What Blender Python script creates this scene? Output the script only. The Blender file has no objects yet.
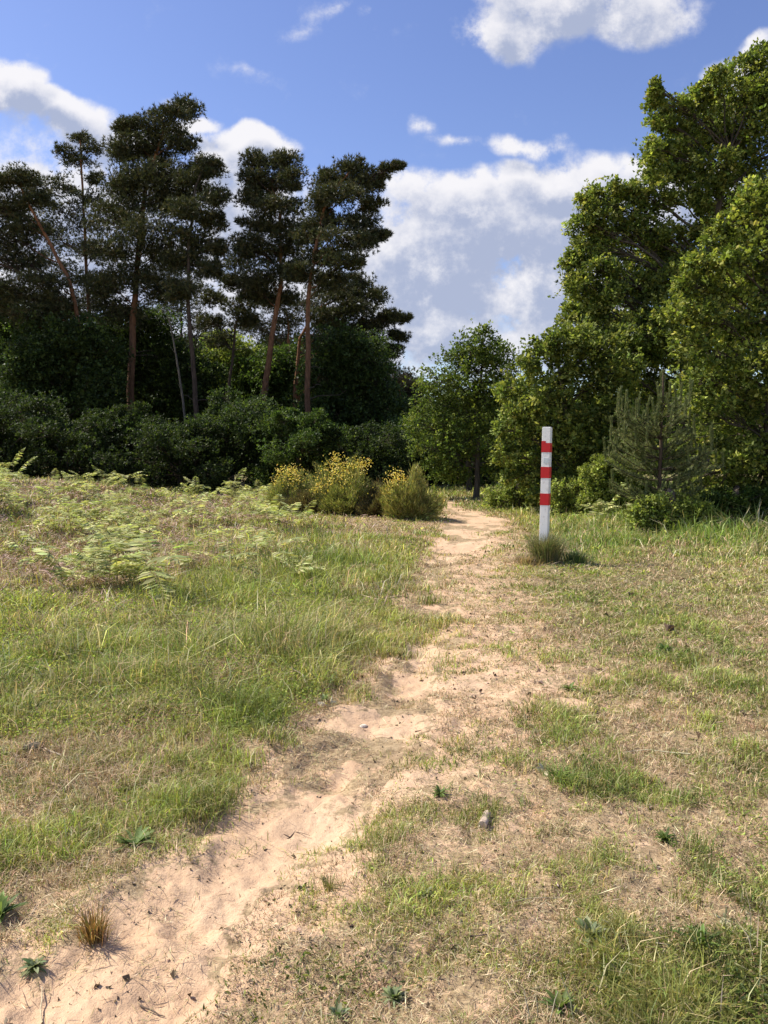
import bpy, math, random
import numpy as np
random.seed(7)
R = np.random.default_rng(11)
C = bpy.context.scene.collection
PI = math.pi
CAM_H = 1.6; F = 770.0; PITCH = math.radians(4.46)
CP, SP = math.cos(PITCH), math.sin(PITCH)

# ------------------------------------------------------------ coordinates
def ray(px, py):
    a = (np.asarray(px, float) - 384) / F; b = (512 - np.asarray(py, float)) / F
    return a, CP + b * SP, -SP + b * CP
def at(px, py):
    """point of the flat ground seen at a pixel of the photograph"""
    x, y, z = ray(px, py); t = -CAM_H / z
    return x * t, y * t
def P(px, py, Y):
    x, y, z = ray(px, py); t = Y / y
    return np.array([float(x * t), float(Y), float(CAM_H + z * t)])
def img(x, y):
    zz = -CAM_H
    f = y * CP - zz * SP; u = y * SP + zz * CP
    f = np.maximum(f, .05)
    return 384 + F * x / f, 512 - F * u / f

# ------------------------------------------------------------ noise
LAT = R.random((6, 256, 256))
def vnoise(x, y, s, k=0):
    x = np.asarray(x) * s + 31.7 * k + 1000; y = np.asarray(y) * s + 17.3 * k + 1000
    xi = np.floor(x).astype(int); yi = np.floor(y).astype(int)
    fx = x - xi; fy = y - yi
    fx = fx * fx * (3 - 2 * fx); fy = fy * fy * (3 - 2 * fy)
    L = LAT[k % 6]; a = xi % 256; b = yi % 256; a1 = (a + 1) % 256; b1 = (b + 1) % 256
    return (L[a, b] * (1 - fx) + L[a1, b] * fx) * (1 - fy) + (L[a, b1] * (1 - fx) + L[a1, b1] * fx) * fy
def fbm(x, y, s, k=0, o=3):
    v = 0; a = 1; t = 0
    for i in range(o):
        v = v + a * vnoise(x, y, s * 2.1 ** i, k + i); t += a; a *= .55
    return np.clip(.5 + (v / t - .5) * 2.0, 0, 1)
def sstep(a, b, x):
    t = np.clip((x - a) / (b - a), 0, 1); return t * t * (3 - 2 * t)

# ------------------------------------------------------------ what grows where
YS = [480, 500, 515, 530, 545, 560, 580, 600, 630, 660, 700, 750, 800, 850, 900, 960, 1024]
XS = np.arange(9) * 96.0
G_T = np.array([
 [.5,.5,.5,.5,.6,.7,.9,.9,.9],[.5,.5,.5,.4,.6,.8,.9,1,1],[.5,.5,.5,.2,.3,.45,.9,1,1],[.5,.5,.5,.45,.45,.25,.9,1,1],
 [.2,.1,.2,.65,.75,.2,.85,.95,1],[0,0,.1,.75,.85,.2,.9,1,.95],[0,0,.3,.9,.85,.12,.85,.95,.9],[.4,.45,.75,.95,.85,.08,.8,.9,.75],
 [.9,.9,.9,1,.8,.05,.75,.75,.5],[.95,.95,.95,1,.6,.05,.5,.7,.65],[.95,.8,.95,.95,.15,.08,.35,.55,.65],
 [.5,.55,.6,.5,.1,.15,.36,.55,.65],[.35,.75,.7,.1,.15,.22,.3,.45,.5],[.6,.65,.45,.05,.2,.15,.12,.45,.28],
 [.5,.3,.1,.2,.1,.12,.1,.25,.28],[.4,.15,0,.2,.1,.1,.5,.7,.7],[.25,.1,.05,.15,.1,.1,.7,.9,.9]])
H_T = np.array([
 [.15,.15,.15,.2,.2,.2,.3,.35,.35],[.14,.14,.14,.15,.2,.12,.3,.5,.5],[.14,.14,.15,.12,.12,.05,.25,.48,.5],[.14,.14,.14,.1,.09,.05,.18,.42,.48],
 [.2,.2,.2,.22,.16,.04,.12,.2,.28],[.18,.18,.2,.22,.16,.035,.05,.06,.07],[.18,.18,.2,.22,.14,.03,.035,.04,.04],[.15,.15,.2,.22,.12,.03,.04,.045,.045],
 [.14,.15,.2,.22,.1,.03,.06,.05,.045],[.12,.15,.18,.2,.08,.03,.055,.05,.05],[.11,.11,.15,.15,.04,.03,.05,.055,.06],
 [.06,.07,.08,.06,.03,.03,.05,.05,.05],[.045,.08,.07,.03,.03,.03,.045,.045,.05],[.045,.06,.05,.025,.03,.03,.03,.045,.035],
 [.04,.04,.03,.025,.025,.03,.03,.035,.035],[.04,.04,.02,.02,.025,.03,.05,.06,.065],[.03,.03,.02,.02,.025,.025,.055,.07,.075]])
S_T = .9 * np.array([
 [0]*9,[0]*9,[0,0,0,.35,.45,.5,.1,0,0],[0,0,0,0,.1,.8,.1,0,0],
 [0,0,0,0,.1,.7,.15,0,0],[0,0,0,0,.1,.7,.2,.1,.1],[0,0,0,0,.1,.7,.2,.1,.25],[0,0,0,0,.2,.75,.25,.1,.3],
 [0,0,0,0,.35,.75,.35,.2,.3],[.05,.05,0,0,.55,.75,.5,.3,.2],[.1,.2,.1,.1,.7,.75,.55,.45,.5],
 [.3,.3,.3,.35,.75,.65,.4,.35,.35],[.6,.15,.3,.8,.7,.55,.4,.35,.35],[.4,.3,.5,.9,.7,.5,.4,.3,.35],
 [.4,.5,.8,.8,.6,.5,.4,.35,.35],[.5,.8,.8,.55,.5,.45,.25,.15,.15],[.8,.9,.7,.5,.45,.4,.15,.1,.1]])
def field(T, x, y):
    px, py = img(x, y)
    px = np.clip(px, 0, 767.9); py = np.clip(py, YS[0], YS[-1])
    ri = np.interp(py, YS, np.arange(len(YS))); ci = px / 96
    r0 = np.minimum(np.floor(ri).astype(int), len(YS) - 2); c0 = np.minimum(np.floor(ci).astype(int), 7)
    fr = ri - r0; fc = ci - c0
    return (T[r0, c0] * (1 - fc) + T[r0, c0 + 1] * fc) * (1 - fr) + (T[r0 + 1, c0] * (1 - fc) + T[r0 + 1, c0 + 1] * fc) * fr

PATH = [(498,444,452),(503,443,455),(509,441,462),(514,446,476),(520,452,500),(526,446,508),(532,438,496),(540,430,484),(552,422,470),(565,417,456),(590,410,446),
        (620,402,448),(650,390,455),(680,374,448),(720,345,428),(760,302,408),(800,256,378),(850,212,345),(900,160,305),(950,98,240),(1000,15,190),(1045,-50,110),(1200,-500,-200)]
_py = [p[0] for p in PATH]; _pl = [p[1] for p in PATH]; _pr = [p[2] for p in PATH]
def path_in(x, y):
    """metres inside the trodden path (negative outside)"""
    px, py = img(x, y)
    L = np.interp(py, _py, _pl); Rr = np.interp(py, _py, _pr)
    m = np.minimum(px - L, Rr - px) * np.maximum(y, .5) / F
    m = np.where((py < 498) | (py > 1300) | (y < .3), -3.0, m)
    m = np.where((py >= 498) & (py < 503), m - .15, m)
    return m + (fbm(x, y, 2.2, 1) - .5) * .32 + (fbm(x, y, 9, 2) - .5) * .09

def height(x, y):
    x = np.asarray(x, float); y = np.asarray(y, float)
    r = np.hypot(x, y)
    near = np.exp(-(r / 22) ** 2)
    h = .16 * (vnoise(x, y, .16, 3) - .5) * sstep(3, 14, r) * (1 - .7 * sstep(40, 80, r))
    h = h + near * (.05 * (vnoise(x, y, .7, 0) - .5) + .045 * (vnoise(x, y, 2.1, 1) - .5) + .040 * (vnoise(x, y, 5.3, 2) - .5) + .022 * (vnoise(x, y, 13, 3) - .5))
    h = h + np.exp(-(r / 9) ** 2) * (.009 * (vnoise(x, y, 31, 4) - .5) + .003 * (vnoise(x, y, 67, 5) - .5))
    pm = sstep(-.12, .25, path_in(x, y))
    h = h - .055 * pm * near
    h = h + .6 * sstep(2.5, 9, -x - .12 * y) * sstep(7, 15, y)      # the bracken bank on the left
    h = h + .02 * near * fbm(x, y, 1.3, 4) * field(G_T, x, y)
    return h

# ------------------------------------------------------------ materials
def new_mat(name):
    m = bpy.data.materials.new(name); m.use_nodes = True
    nt = m.node_tree; nt.nodes.clear()
    return m, nt
def nd(nt, t, **k):
    n = nt.nodes.new(t)
    for a, v in k.items():
        if a.startswith('i_'):
            key = a[2:]; key = int(key) if key.isdigit() else key.replace('_', ' ')
            n.inputs[key].default_value = v
        else: setattr(n, a, v)
    return n
def foliage_mat(name, trans=.35, rough=.45, spec=.3, nscale=30., var=.25):
    m, nt = new_mat(name); L = nt.links.new
    out = nd(nt, 'ShaderNodeOutputMaterial'); at_ = nd(nt, 'ShaderNodeAttribute', attribute_name='col')
    tc = nd(nt, 'ShaderNodeTexCoord'); no = nd(nt, 'ShaderNodeTexNoise', i_Scale=nscale, i_Detail=2.)
    L(tc.outputs['Object'], no.inputs['Vector'])
    mr = nd(nt, 'ShaderNodeMapRange', i_3=1 - var, i_4=1 + var); L(no.outputs['Fac'], mr.inputs['Value'])
    mu = nd(nt, 'ShaderNodeVectorMath', operation='MULTIPLY'); L(at_.outputs['Color'], mu.inputs[0]); L(mr.outputs[0], mu.inputs[1])
    pb = nd(nt, 'ShaderNodeBsdfPrincipled', i_Roughness=rough); pb.inputs['Specular IOR Level'].default_value = spec
    L(mu.outputs[0], pb.inputs['Base Color'])
    if trans > 0:
        tr = nd(nt, 'ShaderNodeBsdfTranslucent'); mx = nd(nt, 'ShaderNodeMixShader', i_Fac=trans)
        gm = nd(nt, 'ShaderNodeVectorMath', operation='MULTIPLY'); gm.inputs[1].default_value = (1.15, 1.22, .6)
        L(mu.outputs[0], gm.inputs[0]); L(gm.outputs[0], tr.inputs['Color'])
        L(pb.outputs[0], mx.inputs[1]); L(tr.outputs[0], mx.inputs[2]); L(mx.outputs[0], out.inputs['Surface'])
    else: L(pb.outputs[0], out.inputs['Surface'])
    return m
def bark_mat(name):
    m, nt = new_mat(name); L = nt.links.new
    out = nd(nt, 'ShaderNodeOutputMaterial'); at_ = nd(nt, 'ShaderNodeAttribute', attribute_name='col')
    tc = nd(nt, 'ShaderNodeTexCoord'); mp = nd(nt, 'ShaderNodeMapping'); mp.inputs['Scale'].default_value = (14, 14, 3)
    L(tc.outputs['Object'], mp.inputs['Vector'])
    no = nd(nt, 'ShaderNodeTexNoise', i_Scale=1., i_Detail=5., i_Roughness=.65); L(mp.outputs[0], no.inputs['Vector'])
    mr = nd(nt, 'ShaderNodeMapRange', i_1=.3, i_2=.7, i_3=.45, i_4=1.5); L(no.outputs['Fac'], mr.inputs['Value'])
    mu = nd(nt, 'ShaderNodeVectorMath', operation='MULTIPLY'); L(at_.outputs['Color'], mu.inputs[0]); L(mr.outputs[0], mu.inputs[1])
    bp = nd(nt, 'ShaderNodeBump', i_Strength=.8, i_Distance=.03); L(no.outputs['Fac'], bp.inputs['Height'])
    pb = nd(nt, 'ShaderNodeBsdfPrincipled', i_Roughness=.9); pb.inputs['Specular IOR Level'].default_value = .15
    L(mu.outputs[0], pb.inputs['Base Color']); L(bp.outputs[0], pb.inputs['Normal']); L(pb.outputs[0], out.inputs['Surface'])
    return m
LEAF = foliage_mat('leaf', .40, .55, .2, 3., .2)
NEEDLE = foliage_mat('pine needle', .18, .5, .25, 2., .2)
GRASS = foliage_mat('grass blade', .34, .5, .25, 6., .2)
STRAW = foliage_mat('dry straw', .12, .7, .15, 5., .2)
PETAL = foliage_mat('petal', .3, .6, .1, 5., .1)
BARK = bark_mat('bark')

def ground_mat():
    m, nt = new_mat('heath ground'); L = nt.links.new
    out = nd(nt, 'ShaderNodeOutputMaterial')
    sa = nd(nt, 'ShaderNodeAttribute', attribute_name='sand'); ga = nd(nt, 'ShaderNodeAttribute', attribute_name='green')
    tc = nd(nt, 'ShaderNodeTexCoord')
    def noise(s, d=4., r=.6):
        n = nd(nt, 'ShaderNodeTexNoise', i_Scale=s, i_Detail=d, i_Roughness=r); L(tc.outputs['Object'], n.inputs['Vector']); return n.outputs['Fac']
    def mr(v, a, b, c, d):
        n = nd(nt, 'ShaderNodeMapRange', i_1=a, i_2=b, i_3=c, i_4=d); L(v, n.inputs['Value']); return n.outputs[0]
    def mix(f, a, b):
        n = nd(nt, 'ShaderNodeMix', data_type='RGBA'); L(f, n.inputs[0])
        for k, v in ((6, a), (7, b)):
            if isinstance(v, tuple): n.inputs[k].default_value = (*v, 1)
            else: L(v, n.inputs[k])
        return n.outputs[2]
    def mth(op, a, b):
        n = nd(nt, 'ShaderNodeMath', operation=op)
        for k, v in ((0, a), (1, b)):
            if isinstance(v, float): n.inputs[k].default_value = v
            else: L(v, n.inputs[k])
        return n.outputs[0]
    sand = mix(mr(noise(2.2), .3, .7, 0, 1), (.55, .365, .23), (.65, .465, .31))
    sand = mix(mr(noise(.9, 5., .7), .5, .75, 0, .45), sand, (.42, .29, .185))
    sand = mix(mr(noise(55., 3.), .35, .75, 0, .6), sand, (.45, .30, .19))
    sand = mix(mr(noise(160., 2.), .66, .74, 0, .8), sand, (.16, .10, .07))
    that = mix(mr(noise(30., 5., .7), .35, .65, 0, 1), (.20, .14, .08), (.46, .345, .21))
    that = mix(mr(noise(3.5, 3.), .45, .7, 0, .7), that, (.33, .225, .145))
    grn = mix(mr(noise(20., 4.), .35, .65, 0, 1), (.07, .075, .025), (.20, .18, .08))
    f1 = mth('ADD', mth('ADD', sa.outputs['Fac'], mr(noise(7., 5., .75), .3, .7, -.42, .42)), mr(noise(34., 4., .7), .3, .7, -.2, .2))
    base = mix(mr(f1, .42, .62, 0, 1), that, sand)
    f2 = mth('ADD', ga.outputs['Fac'], mr(noise(14., 4., .7), .3, .7, -.25, .25))
    base = mix(mr(f2, .45, .75, 0, .85), base, grn)
    pb = nd(nt, 'ShaderNodeBsdfPrincipled', i_Roughness=.95); pb.inputs['Specular IOR Level'].default_value = .1
    L(base, pb.inputs['Base Color'])
    hh = mth('ADD', noise(38., 6., .7), mth('MULTIPLY', noise(150., 3.), .4))
    bp = nd(nt, 'ShaderNodeBump', i_Strength=.7, i_Distance=.012); L(hh, bp.inputs['Height']); L(bp.outputs[0], pb.inputs['Normal'])
    L(pb.outputs[0], out.inputs['Surface'])
    return m
GROUND = ground_mat()

def flat_mat(name, col, rough=.5, spec=.4, nscale=20., var=.12, dirt=None, bump=.1):
    m, nt = new_mat(name); L = nt.links.new
    out = nd(nt, 'ShaderNodeOutputMaterial'); tc = nd(nt, 'ShaderNodeTexCoord')
    no = nd(nt, 'ShaderNodeTexNoise', i_Scale=nscale, i_Detail=5., i_Roughness=.65); L(tc.outputs['Object'], no.inputs['Vector'])
    mx = nd(nt, 'ShaderNodeMix', data_type='RGBA'); L(no.outputs['Fac'], mx.inputs[0])
    mx.inputs[6].default_value = (*[c * (1 - var) for c in col], 1); mx.inputs[7].default_value = (*[min(1, c * (1 + var)) for c in col], 1)
    src = mx.outputs[2]
    if dirt:
        n2 = nd(nt, 'ShaderNodeTexNoise', i_Scale=nscale * 1.7, i_Detail=6., i_Roughness=.75); L(tc.outputs['Object'], n2.inputs['Vector'])
        mr = nd(nt, 'ShaderNodeMapRange', i_1=.52, i_2=.68, i_3=0., i_4=.75); L(n2.outputs['Fac'], mr.inputs['Value'])
        m2 = nd(nt, 'ShaderNodeMix', data_type='RGBA'); L(mr.outputs[0], m2.inputs[0]); L(src, m2.inputs[6]); m2.inputs[7].default_value = (*dirt, 1); src = m2.outputs[2]
    pb = nd(nt, 'ShaderNodeBsdfPrincipled', i_Roughness=rough); pb.inputs['Specular IOR Level'].default_value = spec
    bp = nd(nt, 'ShaderNodeBump', i_Strength=bump, i_Distance=.005); L(no.outputs['Fac'], bp.inputs['Height']); L(bp.outputs[0], pb.inputs['Normal'])
    L(src, pb.inputs['Base Color']); L(pb.outputs[0], out.inputs['Surface'])
    return m

# ------------------------------------------------------------ mesh helpers
def mk(name, V, T, mat, parent=None, cols=None, smooth=False, attrs=None):
    me = bpy.data.meshes.new(name)
    V = np.ascontiguousarray(V, dtype=np.float32); T = np.ascontiguousarray(T, dtype=np.int32)
    k = T.shape[1]
    me.vertices.add(len(V)); me.vertices.foreach_set('co', V.ravel())
    me.loops.add(T.size); me.loops.foreach_set('vertex_index', T.ravel())
    me.polygons.add(len(T)); me.polygons.foreach_set('loop_start', np.arange(0, T.size, k, dtype=np.int32))
    try: me.polygons.foreach_set('loop_total', np.full(len(T), k, dtype=np.int32))
    except Exception: pass
    if smooth: me.polygons.foreach_set('use_smooth', np.ones(len(T), dtype=bool))
    if cols is not None:
        a = me.attributes.new('col', 'FLOAT_COLOR', 'FACE')
        c = np.ones((len(T), 4), dtype=np.float32); c[:, :3] = cols; a.data.foreach_set('color', c.ravel())
    for n, v in (attrs or {}).items():
        a = me.attributes.new(n, 'FLOAT', 'POINT'); a.data.foreach_set('value', np.asarray(v, dtype=np.float32).ravel())
    me.update(); me.validate(); me.materials.append(mat)
    o = bpy.data.objects.new(name, me); C.objects.link(o)
    if parent: o.parent = parent
    return o
def tag(o, label, cat, group=None, kind=None):
    o['label'] = label; o['category'] = cat
    if group: o['group'] = group
    if kind: o['kind'] = kind
    return o
def thing(name, label, cat, loc=(0, 0, 0), group=None):
    o = bpy.data.objects.new(name, None); C.objects.link(o); o.location = loc; o.empty_display_size = .1
    return tag(o, label, cat, group)

class Acc:
    """collects triangles"""
    def __init__(s): s.V = []; s.T = []; s.K = []; s.n = 0
    def add(s, V, T, K):
        s.V.append(V); s.T.append(T + s.n); s.n += len(V)
        K = np.asarray(K, float); s.K.append(np.broadcast_to(K, (len(T), 3)) if K.ndim == 1 else K)
    def build(s, name, mat, parent=None, smooth=False, origin=None):
        V = np.concatenate(s.V)
        if origin is not None: V = V - np.asarray(origin)
        return mk(name, V, np.concatenate(s.T), mat, parent, np.concatenate(s.K), smooth)

def unit(v): return v / np.maximum(np.linalg.norm(v, axis=-1, keepdims=True), 1e-9)
def rdir(n):
    return unit(R.normal(size=(n, 3)))
def jit(col, n, v=.2, hue=.1):
    col = np.asarray(col, float)
    k = np.exp(R.normal(0, v, (n, 1))); h = np.exp(R.normal(0, hue, (n, 3)))
    return np.clip(col * k * h, 0, .9)
def pick(pal, w, n, v=.15, hue=.07):
    pal = np.array(pal); w = np.array(w, float); w /= w.sum()
    return np.clip(pal[R.choice(len(pal), n, p=w)] * np.exp(R.normal(0, v, (n, 1))) * np.exp(R.normal(0, hue, (n, 3))), 0, .9)

def diamonds(acc, c, axis, side, ln, wd, cols, fold=.25):
    """folded leaf: 4 vertices, 2 triangles"""
    n = len(c); axis = unit(axis); s = unit(side - axis * np.sum(side * axis, 1, keepdims=True)); nn = np.cross(axis, s)
    ln = np.broadcast_to(ln, n)[:, None]; wd = np.broadcast_to(wd, n)[:, None]
    b = c; t = c + axis * ln; m = c + axis * ln * .55
    l = m + s * wd * .5 + nn * wd * fold; r = m - s * wd * .5 + nn * wd * fold
    V = np.stack([b, l, t, r], 1).reshape(-1, 3)
    i = np.arange(n)[:, None] * 4
    T = np.concatenate([i + [0, 2, 1], i + [0, 3, 2]], 1).reshape(-1, 3)
    acc.add(V, T, np.repeat(cols, 2, 0))
def spikes(acc, c, axis, ln, wd, cols):
    """needle: 1 thin triangle"""
    n = len(c); axis = unit(axis); s = unit(np.cross(axis, rdir(n)))
    ln = np.broadcast_to(ln, n)[:, None]; wd = np.broadcast_to(wd, n)[:, None]
    V = np.stack([c - s * wd * .5, c + s * wd * .5, c + axis * ln], 1).reshape(-1, 3)
    T = np.arange(3 * n).reshape(-1, 3)
    acc.add(V, T, cols)
def blades(acc, base, h, az, lean, wd, cols):
    """bent grass blade: 5 vertices, 3 triangles"""
    n = len(base); d = np.stack([np.cos(az), np.sin(az), np.zeros(n)], 1)
    tw = az + PI / 2 + R.normal(0, .7, n); s = np.stack([np.cos(tw), np.sin(tw), np.zeros(n)], 1)
    h = h[:, None]; lean = lean[:, None]; w = np.broadcast_to(wd, n)[:, None]
    up = np.array([0, 0, 1.])
    m = base + up * h * .58 + d * lean * .32; t = base + up * h * (1 - .25 * np.clip(lean / np.maximum(h, .01), 0, 1.5)) + d * lean
    V = np.stack([base - s * w * .5, base + s * w * .5, m + s * w * .42, m - s * w * .42, t], 1).reshape(-1, 3)
    i = np.arange(n)[:, None] * 5
    T = np.concatenate([i + [0, 1, 2], i + [0, 2, 3], i + [3, 2, 4]], 1).reshape(-1, 3)
    acc.add(V, T, np.repeat(cols, 3, 0))
def tube(acc, pts, rad, col, sides=7, col2=None):
    pts = np.asarray(pts, float); n = len(pts); rad = np.broadcast_to(rad, n)
    tg = np.gradient(pts, axis=0); tg = unit(tg)
    ref = np.array([.31, .95, .05]) if abs(tg[:, 1]).mean() < .8 else np.array([1, 0, .1])
    a = unit(np.cross(tg, ref)); b = np.cross(tg, a)
    th = np.arange(sides) * 2 * PI / sides
    V = pts[:, None] + (a[:, None] * np.cos(th)[None, :, None] + b[:, None] * np.sin(th)[None, :, None]) * rad[:, None, None]
    V = V.reshape(-1, 3)
    i = np.arange(n - 1)[:, None] * sides; j = np.arange(sides)[None]; j2 = (j + 1) % sides
    A, B, D, E = i + j, i + j2, i + sides + j2, i + sides + j
    T = np.stack([A, B, D, A, D, E], -1).reshape(-1, 3)
    if col2 is not None:
        f = np.repeat(np.linspace(0, 1, n - 1), sides * 2)[:, None]; K = np.asarray(col) * (1 - f) + np.asarray(col2) * f
    else: K = np.asarray(col, float)
    acc.add(V, T, K)
def curve(p, q, n=7, sag=0., wob=.04):
    p = np.asarray(p, float); q = np.asarray(q, float); t = np.linspace(0, 1, n)[:, None]
    L = np.linalg.norm(q - p); o = np.cumsum(R.normal(0, wob * L / n ** .5, (n, 3)), 0); o -= t * o[-1]; o[0] = 0
    c = p + (q - p) * t + o; c[:, 2] += (sag * L * np.sin(t[:, 0] * PI)); return c

# ------------------------------------------------------------ world and light
SUN_AZ = math.radians(-73)      # compass angle from +Y (view direction), negative = left
SUN_EL = math.radians(50)
world = bpy.data.worlds.new('World'); bpy.context.scene.world = world; world.use_nodes = True
def build_world():
    nt = world.node_tree; nt.nodes.clear(); L = nt.links.new
    out = nd(nt, 'ShaderNodeOutputWorld'); bg = nd(nt, 'ShaderNodeBackground', i_Strength=.125)
    sky = nd(nt, 'ShaderNodeTexSky', sky_type='NISHITA'); sky.sun_disc = False
    sky.sun_elevation = SUN_EL; sky.sun_rotation = SUN_AZ; sky.altitude = 50; sky.air_density = 1.0; sky.dust_density = .4; sky.ozone_density = 1.6
    tc = nd(nt, 'ShaderNodeTexCoord'); sep = nd(nt, 'ShaderNodeSeparateXYZ'); L(tc.outputs['Generated'], sep.inputs[0])
    def M(op, a, b=None, c=None, cl=False):
        n = nd(nt, 'ShaderNodeMath', operation=op, use_clamp=cl)
        for k, v in enumerate((a, b, c)):
            if v is None: continue
            if isinstance(v, (float, int)): n.inputs[k].default_value = float(v)
            else: L(v, n.inputs[k])
        return n.outputs[0]
    yy = M('MAXIMUM', sep.outputs[1], .08)
    u = M('DIVIDE', sep.outputs[0], yy); v = M('DIVIDE', sep.outputs[2], yy)
    front = M('MULTIPLY', M('SUBTRACT', sep.outputs[1], .1), 6., cl=True)
    blobs = [(575,-5,125,50,1.3),(500,36,62,30,1.1),(645,3,60,24,.8),
        (5,98,50,30,1.3),(60,118,70,26,1.2),(115,130,55,22,1.1),(190,122,45,18,1.0),(60,200,140,80,1.1),(255,142,55,24,1.3),(225,155,55,35,1.0),(240,215,90,80,1.1),
        (525,136,60,18,.8),(560,172,80,28,1.25),(605,190,60,32,1.3),(450,192,90,32,1.25),(500,230,150,62,1.35),(430,265,110,80,1.3),(545,290,120,80,1.3),(430,335,110,50,1.2),(560,345,120,45,1.1),
        (742,72,50,32,1.35),(705,100,36,20,1.1),(690,205,70,46,1.3),(430,118,24,14,.5),(457,130,30,12,.5),(340,14,50,16,.36),(375,22,34,14,.36),(180,86,30,12,.34),(100,270,180,80,1.1),(300,320,220,70,1.1),(120,200,150,60,1.0),(300,25,60,18,.3),(250,70,60,16,.3)]
    def dens(du, dv, full=True):
        cb = nd(nt, 'ShaderNodeCombineXYZ'); L(M('ADD', u, du), cb.inputs[0]); L(M('ADD', v, dv), cb.inputs[1])
        if full:
            wn = nd(nt, 'ShaderNodeTexNoise', i_Scale=7., i_Detail=3.); L(cb.outputs[0], wn.inputs['Vector'])
            ws = nd(nt, 'ShaderNodeVectorMath', operation='SUBTRACT'); L(wn.outputs['Color'], ws.inputs[0]); ws.inputs[1].default_value = (.5, .5, .5)
            wm = nd(nt, 'ShaderNodeVectorMath', operation='SCALE'); L(ws.outputs[0], wm.inputs[0]); wm.inputs['Scale'].default_value = .12
            wa = nd(nt, 'ShaderNodeVectorMath', operation='ADD'); L(cb.outputs[0], wa.inputs[0]); L(wm.outputs[0], wa.inputs[1]); src = wa.outputs[0]
        else: src = cb.outputs[0]
        acc = None
        for (px, py, rx, ry, s) in blobs:
            a, b, c = ray(px, py); uu, vv = float(a / b), float(c / b)
            k = 1 / (F * float(b))
            mp = nd(nt, 'ShaderNodeMapping'); mp.vector_type = 'TEXTURE'; mp.inputs['Location'].default_value = (uu, vv, 0)
            mp.inputs['Scale'].default_value = (rx * k * 1.15, ry * k * 1.15, 1)
            L(src, mp.inputs['Vector'])
            gr = nd(nt, 'ShaderNodeTexGradient', gradient_type='QUADRATIC_SPHERE'); L(mp.outputs[0], gr.inputs[0])
            t = M('MULTIPLY', M('SQRT', gr.outputs['Fac']), s * 1.35)
            acc = t if acc is None else M('SMOOTH_MAX', acc, t, .22)
        n1 = nd(nt, 'ShaderNodeTexNoise', i_Scale=15., i_Detail=12., i_Roughness=.66); L(cb.outputs[0], n1.inputs['Vector'])
        e = M('MULTIPLY', M('MULTIPLY', M('SUBTRACT', n1.outputs['Fac'], .5), 2.9), M('ADD', .12, M('MULTIPLY', acc, .95)))
        return M('ADD', acc, e)
    d0 = dens(0., 0.); d1 = dens(-.010, .024)
    cover = nd(nt, 'ShaderNodeMapRange', interpolation_type='SMOOTHSTEP', i_1=.22, i_2=.82); L(d0, cover.inputs['Value'])
    cf = M('MULTIPLY', M('MULTIPLY', cover.outputs[0], front), .95)
    # behind the camera: plain scattered cumulus
    nb = nd(nt, 'ShaderNodeTexNoise', i_Scale=3., i_Detail=7., i_Roughness=.55); L(tc.outputs['Generated'], nb.inputs['Vector'])
    cb_ = nd(nt, 'ShaderNodeMapRange', interpolation_type='SMOOTHSTEP', i_1=.52, i_2=.66); L(nb.outputs['Fac'], cb_.inputs['Value'])
    back = M('MULTIPLY', cb_.outputs[0], M('SUBTRACT', 1., front))
    cov = M('MAXIMUM', cf, back)
    lit = M('ADD', M('MULTIPLY', M('SUBTRACT', d0, d1), .75), M('MULTIPLY', M('SUBTRACT', 1.35, d0), .62))   # less cloud towards the sun lets the light in
    ls = nd(nt, 'ShaderNodeMapRange', interpolation_type='SMOOTHSTEP', i_1=-.12, i_2=.82); L(lit, ls.inputs['Value'])
    cc = nd(nt, 'ShaderNodeMix', data_type='RGBA'); L(ls.outputs[0], cc.inputs[0])
    cc.inputs[6].default_value = (2.3, 2.6, 3.5, 1); cc.inputs[7].default_value = (5.2, 5.1, 5.2, 1)
    # colour of the clear sky: a little deeper than the plain model
    hs = nd(nt, 'ShaderNodeHueSaturation', i_Hue=.518, i_Saturation=1.1, i_Value=.93); L(sky.outputs[0], hs.inputs['Color'])
    mx = nd(nt, 'ShaderNodeMix', data_type='RGBA'); L(cov, mx.inputs[0]); L(hs.outputs[0], mx.inputs[6]); L(cc.outputs[2], mx.inputs[7])
    L(mx.outputs[2], bg.inputs['Color']); L(bg.outputs[0], out.inputs['Surface'])
build_world()
sl = bpy.data.lights.new('sun', 'SUN'); sl.energy = 5.0; sl.angle = math.radians(.53); sl.color = (1, .93, .80)
so = bpy.data.objects.new('sun', sl); C.objects.link(so)
sd = np.array([math.sin(SUN_AZ) * math.cos(SUN_EL), math.cos(SUN_AZ) * math.cos(SUN_EL), math.sin(SUN_EL)])
from mathutils import Vector
so.rotation_euler = Vector(sd).to_track_quat('Z', 'Y').to_euler(); so.location = Vector(sd * 60)

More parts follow.
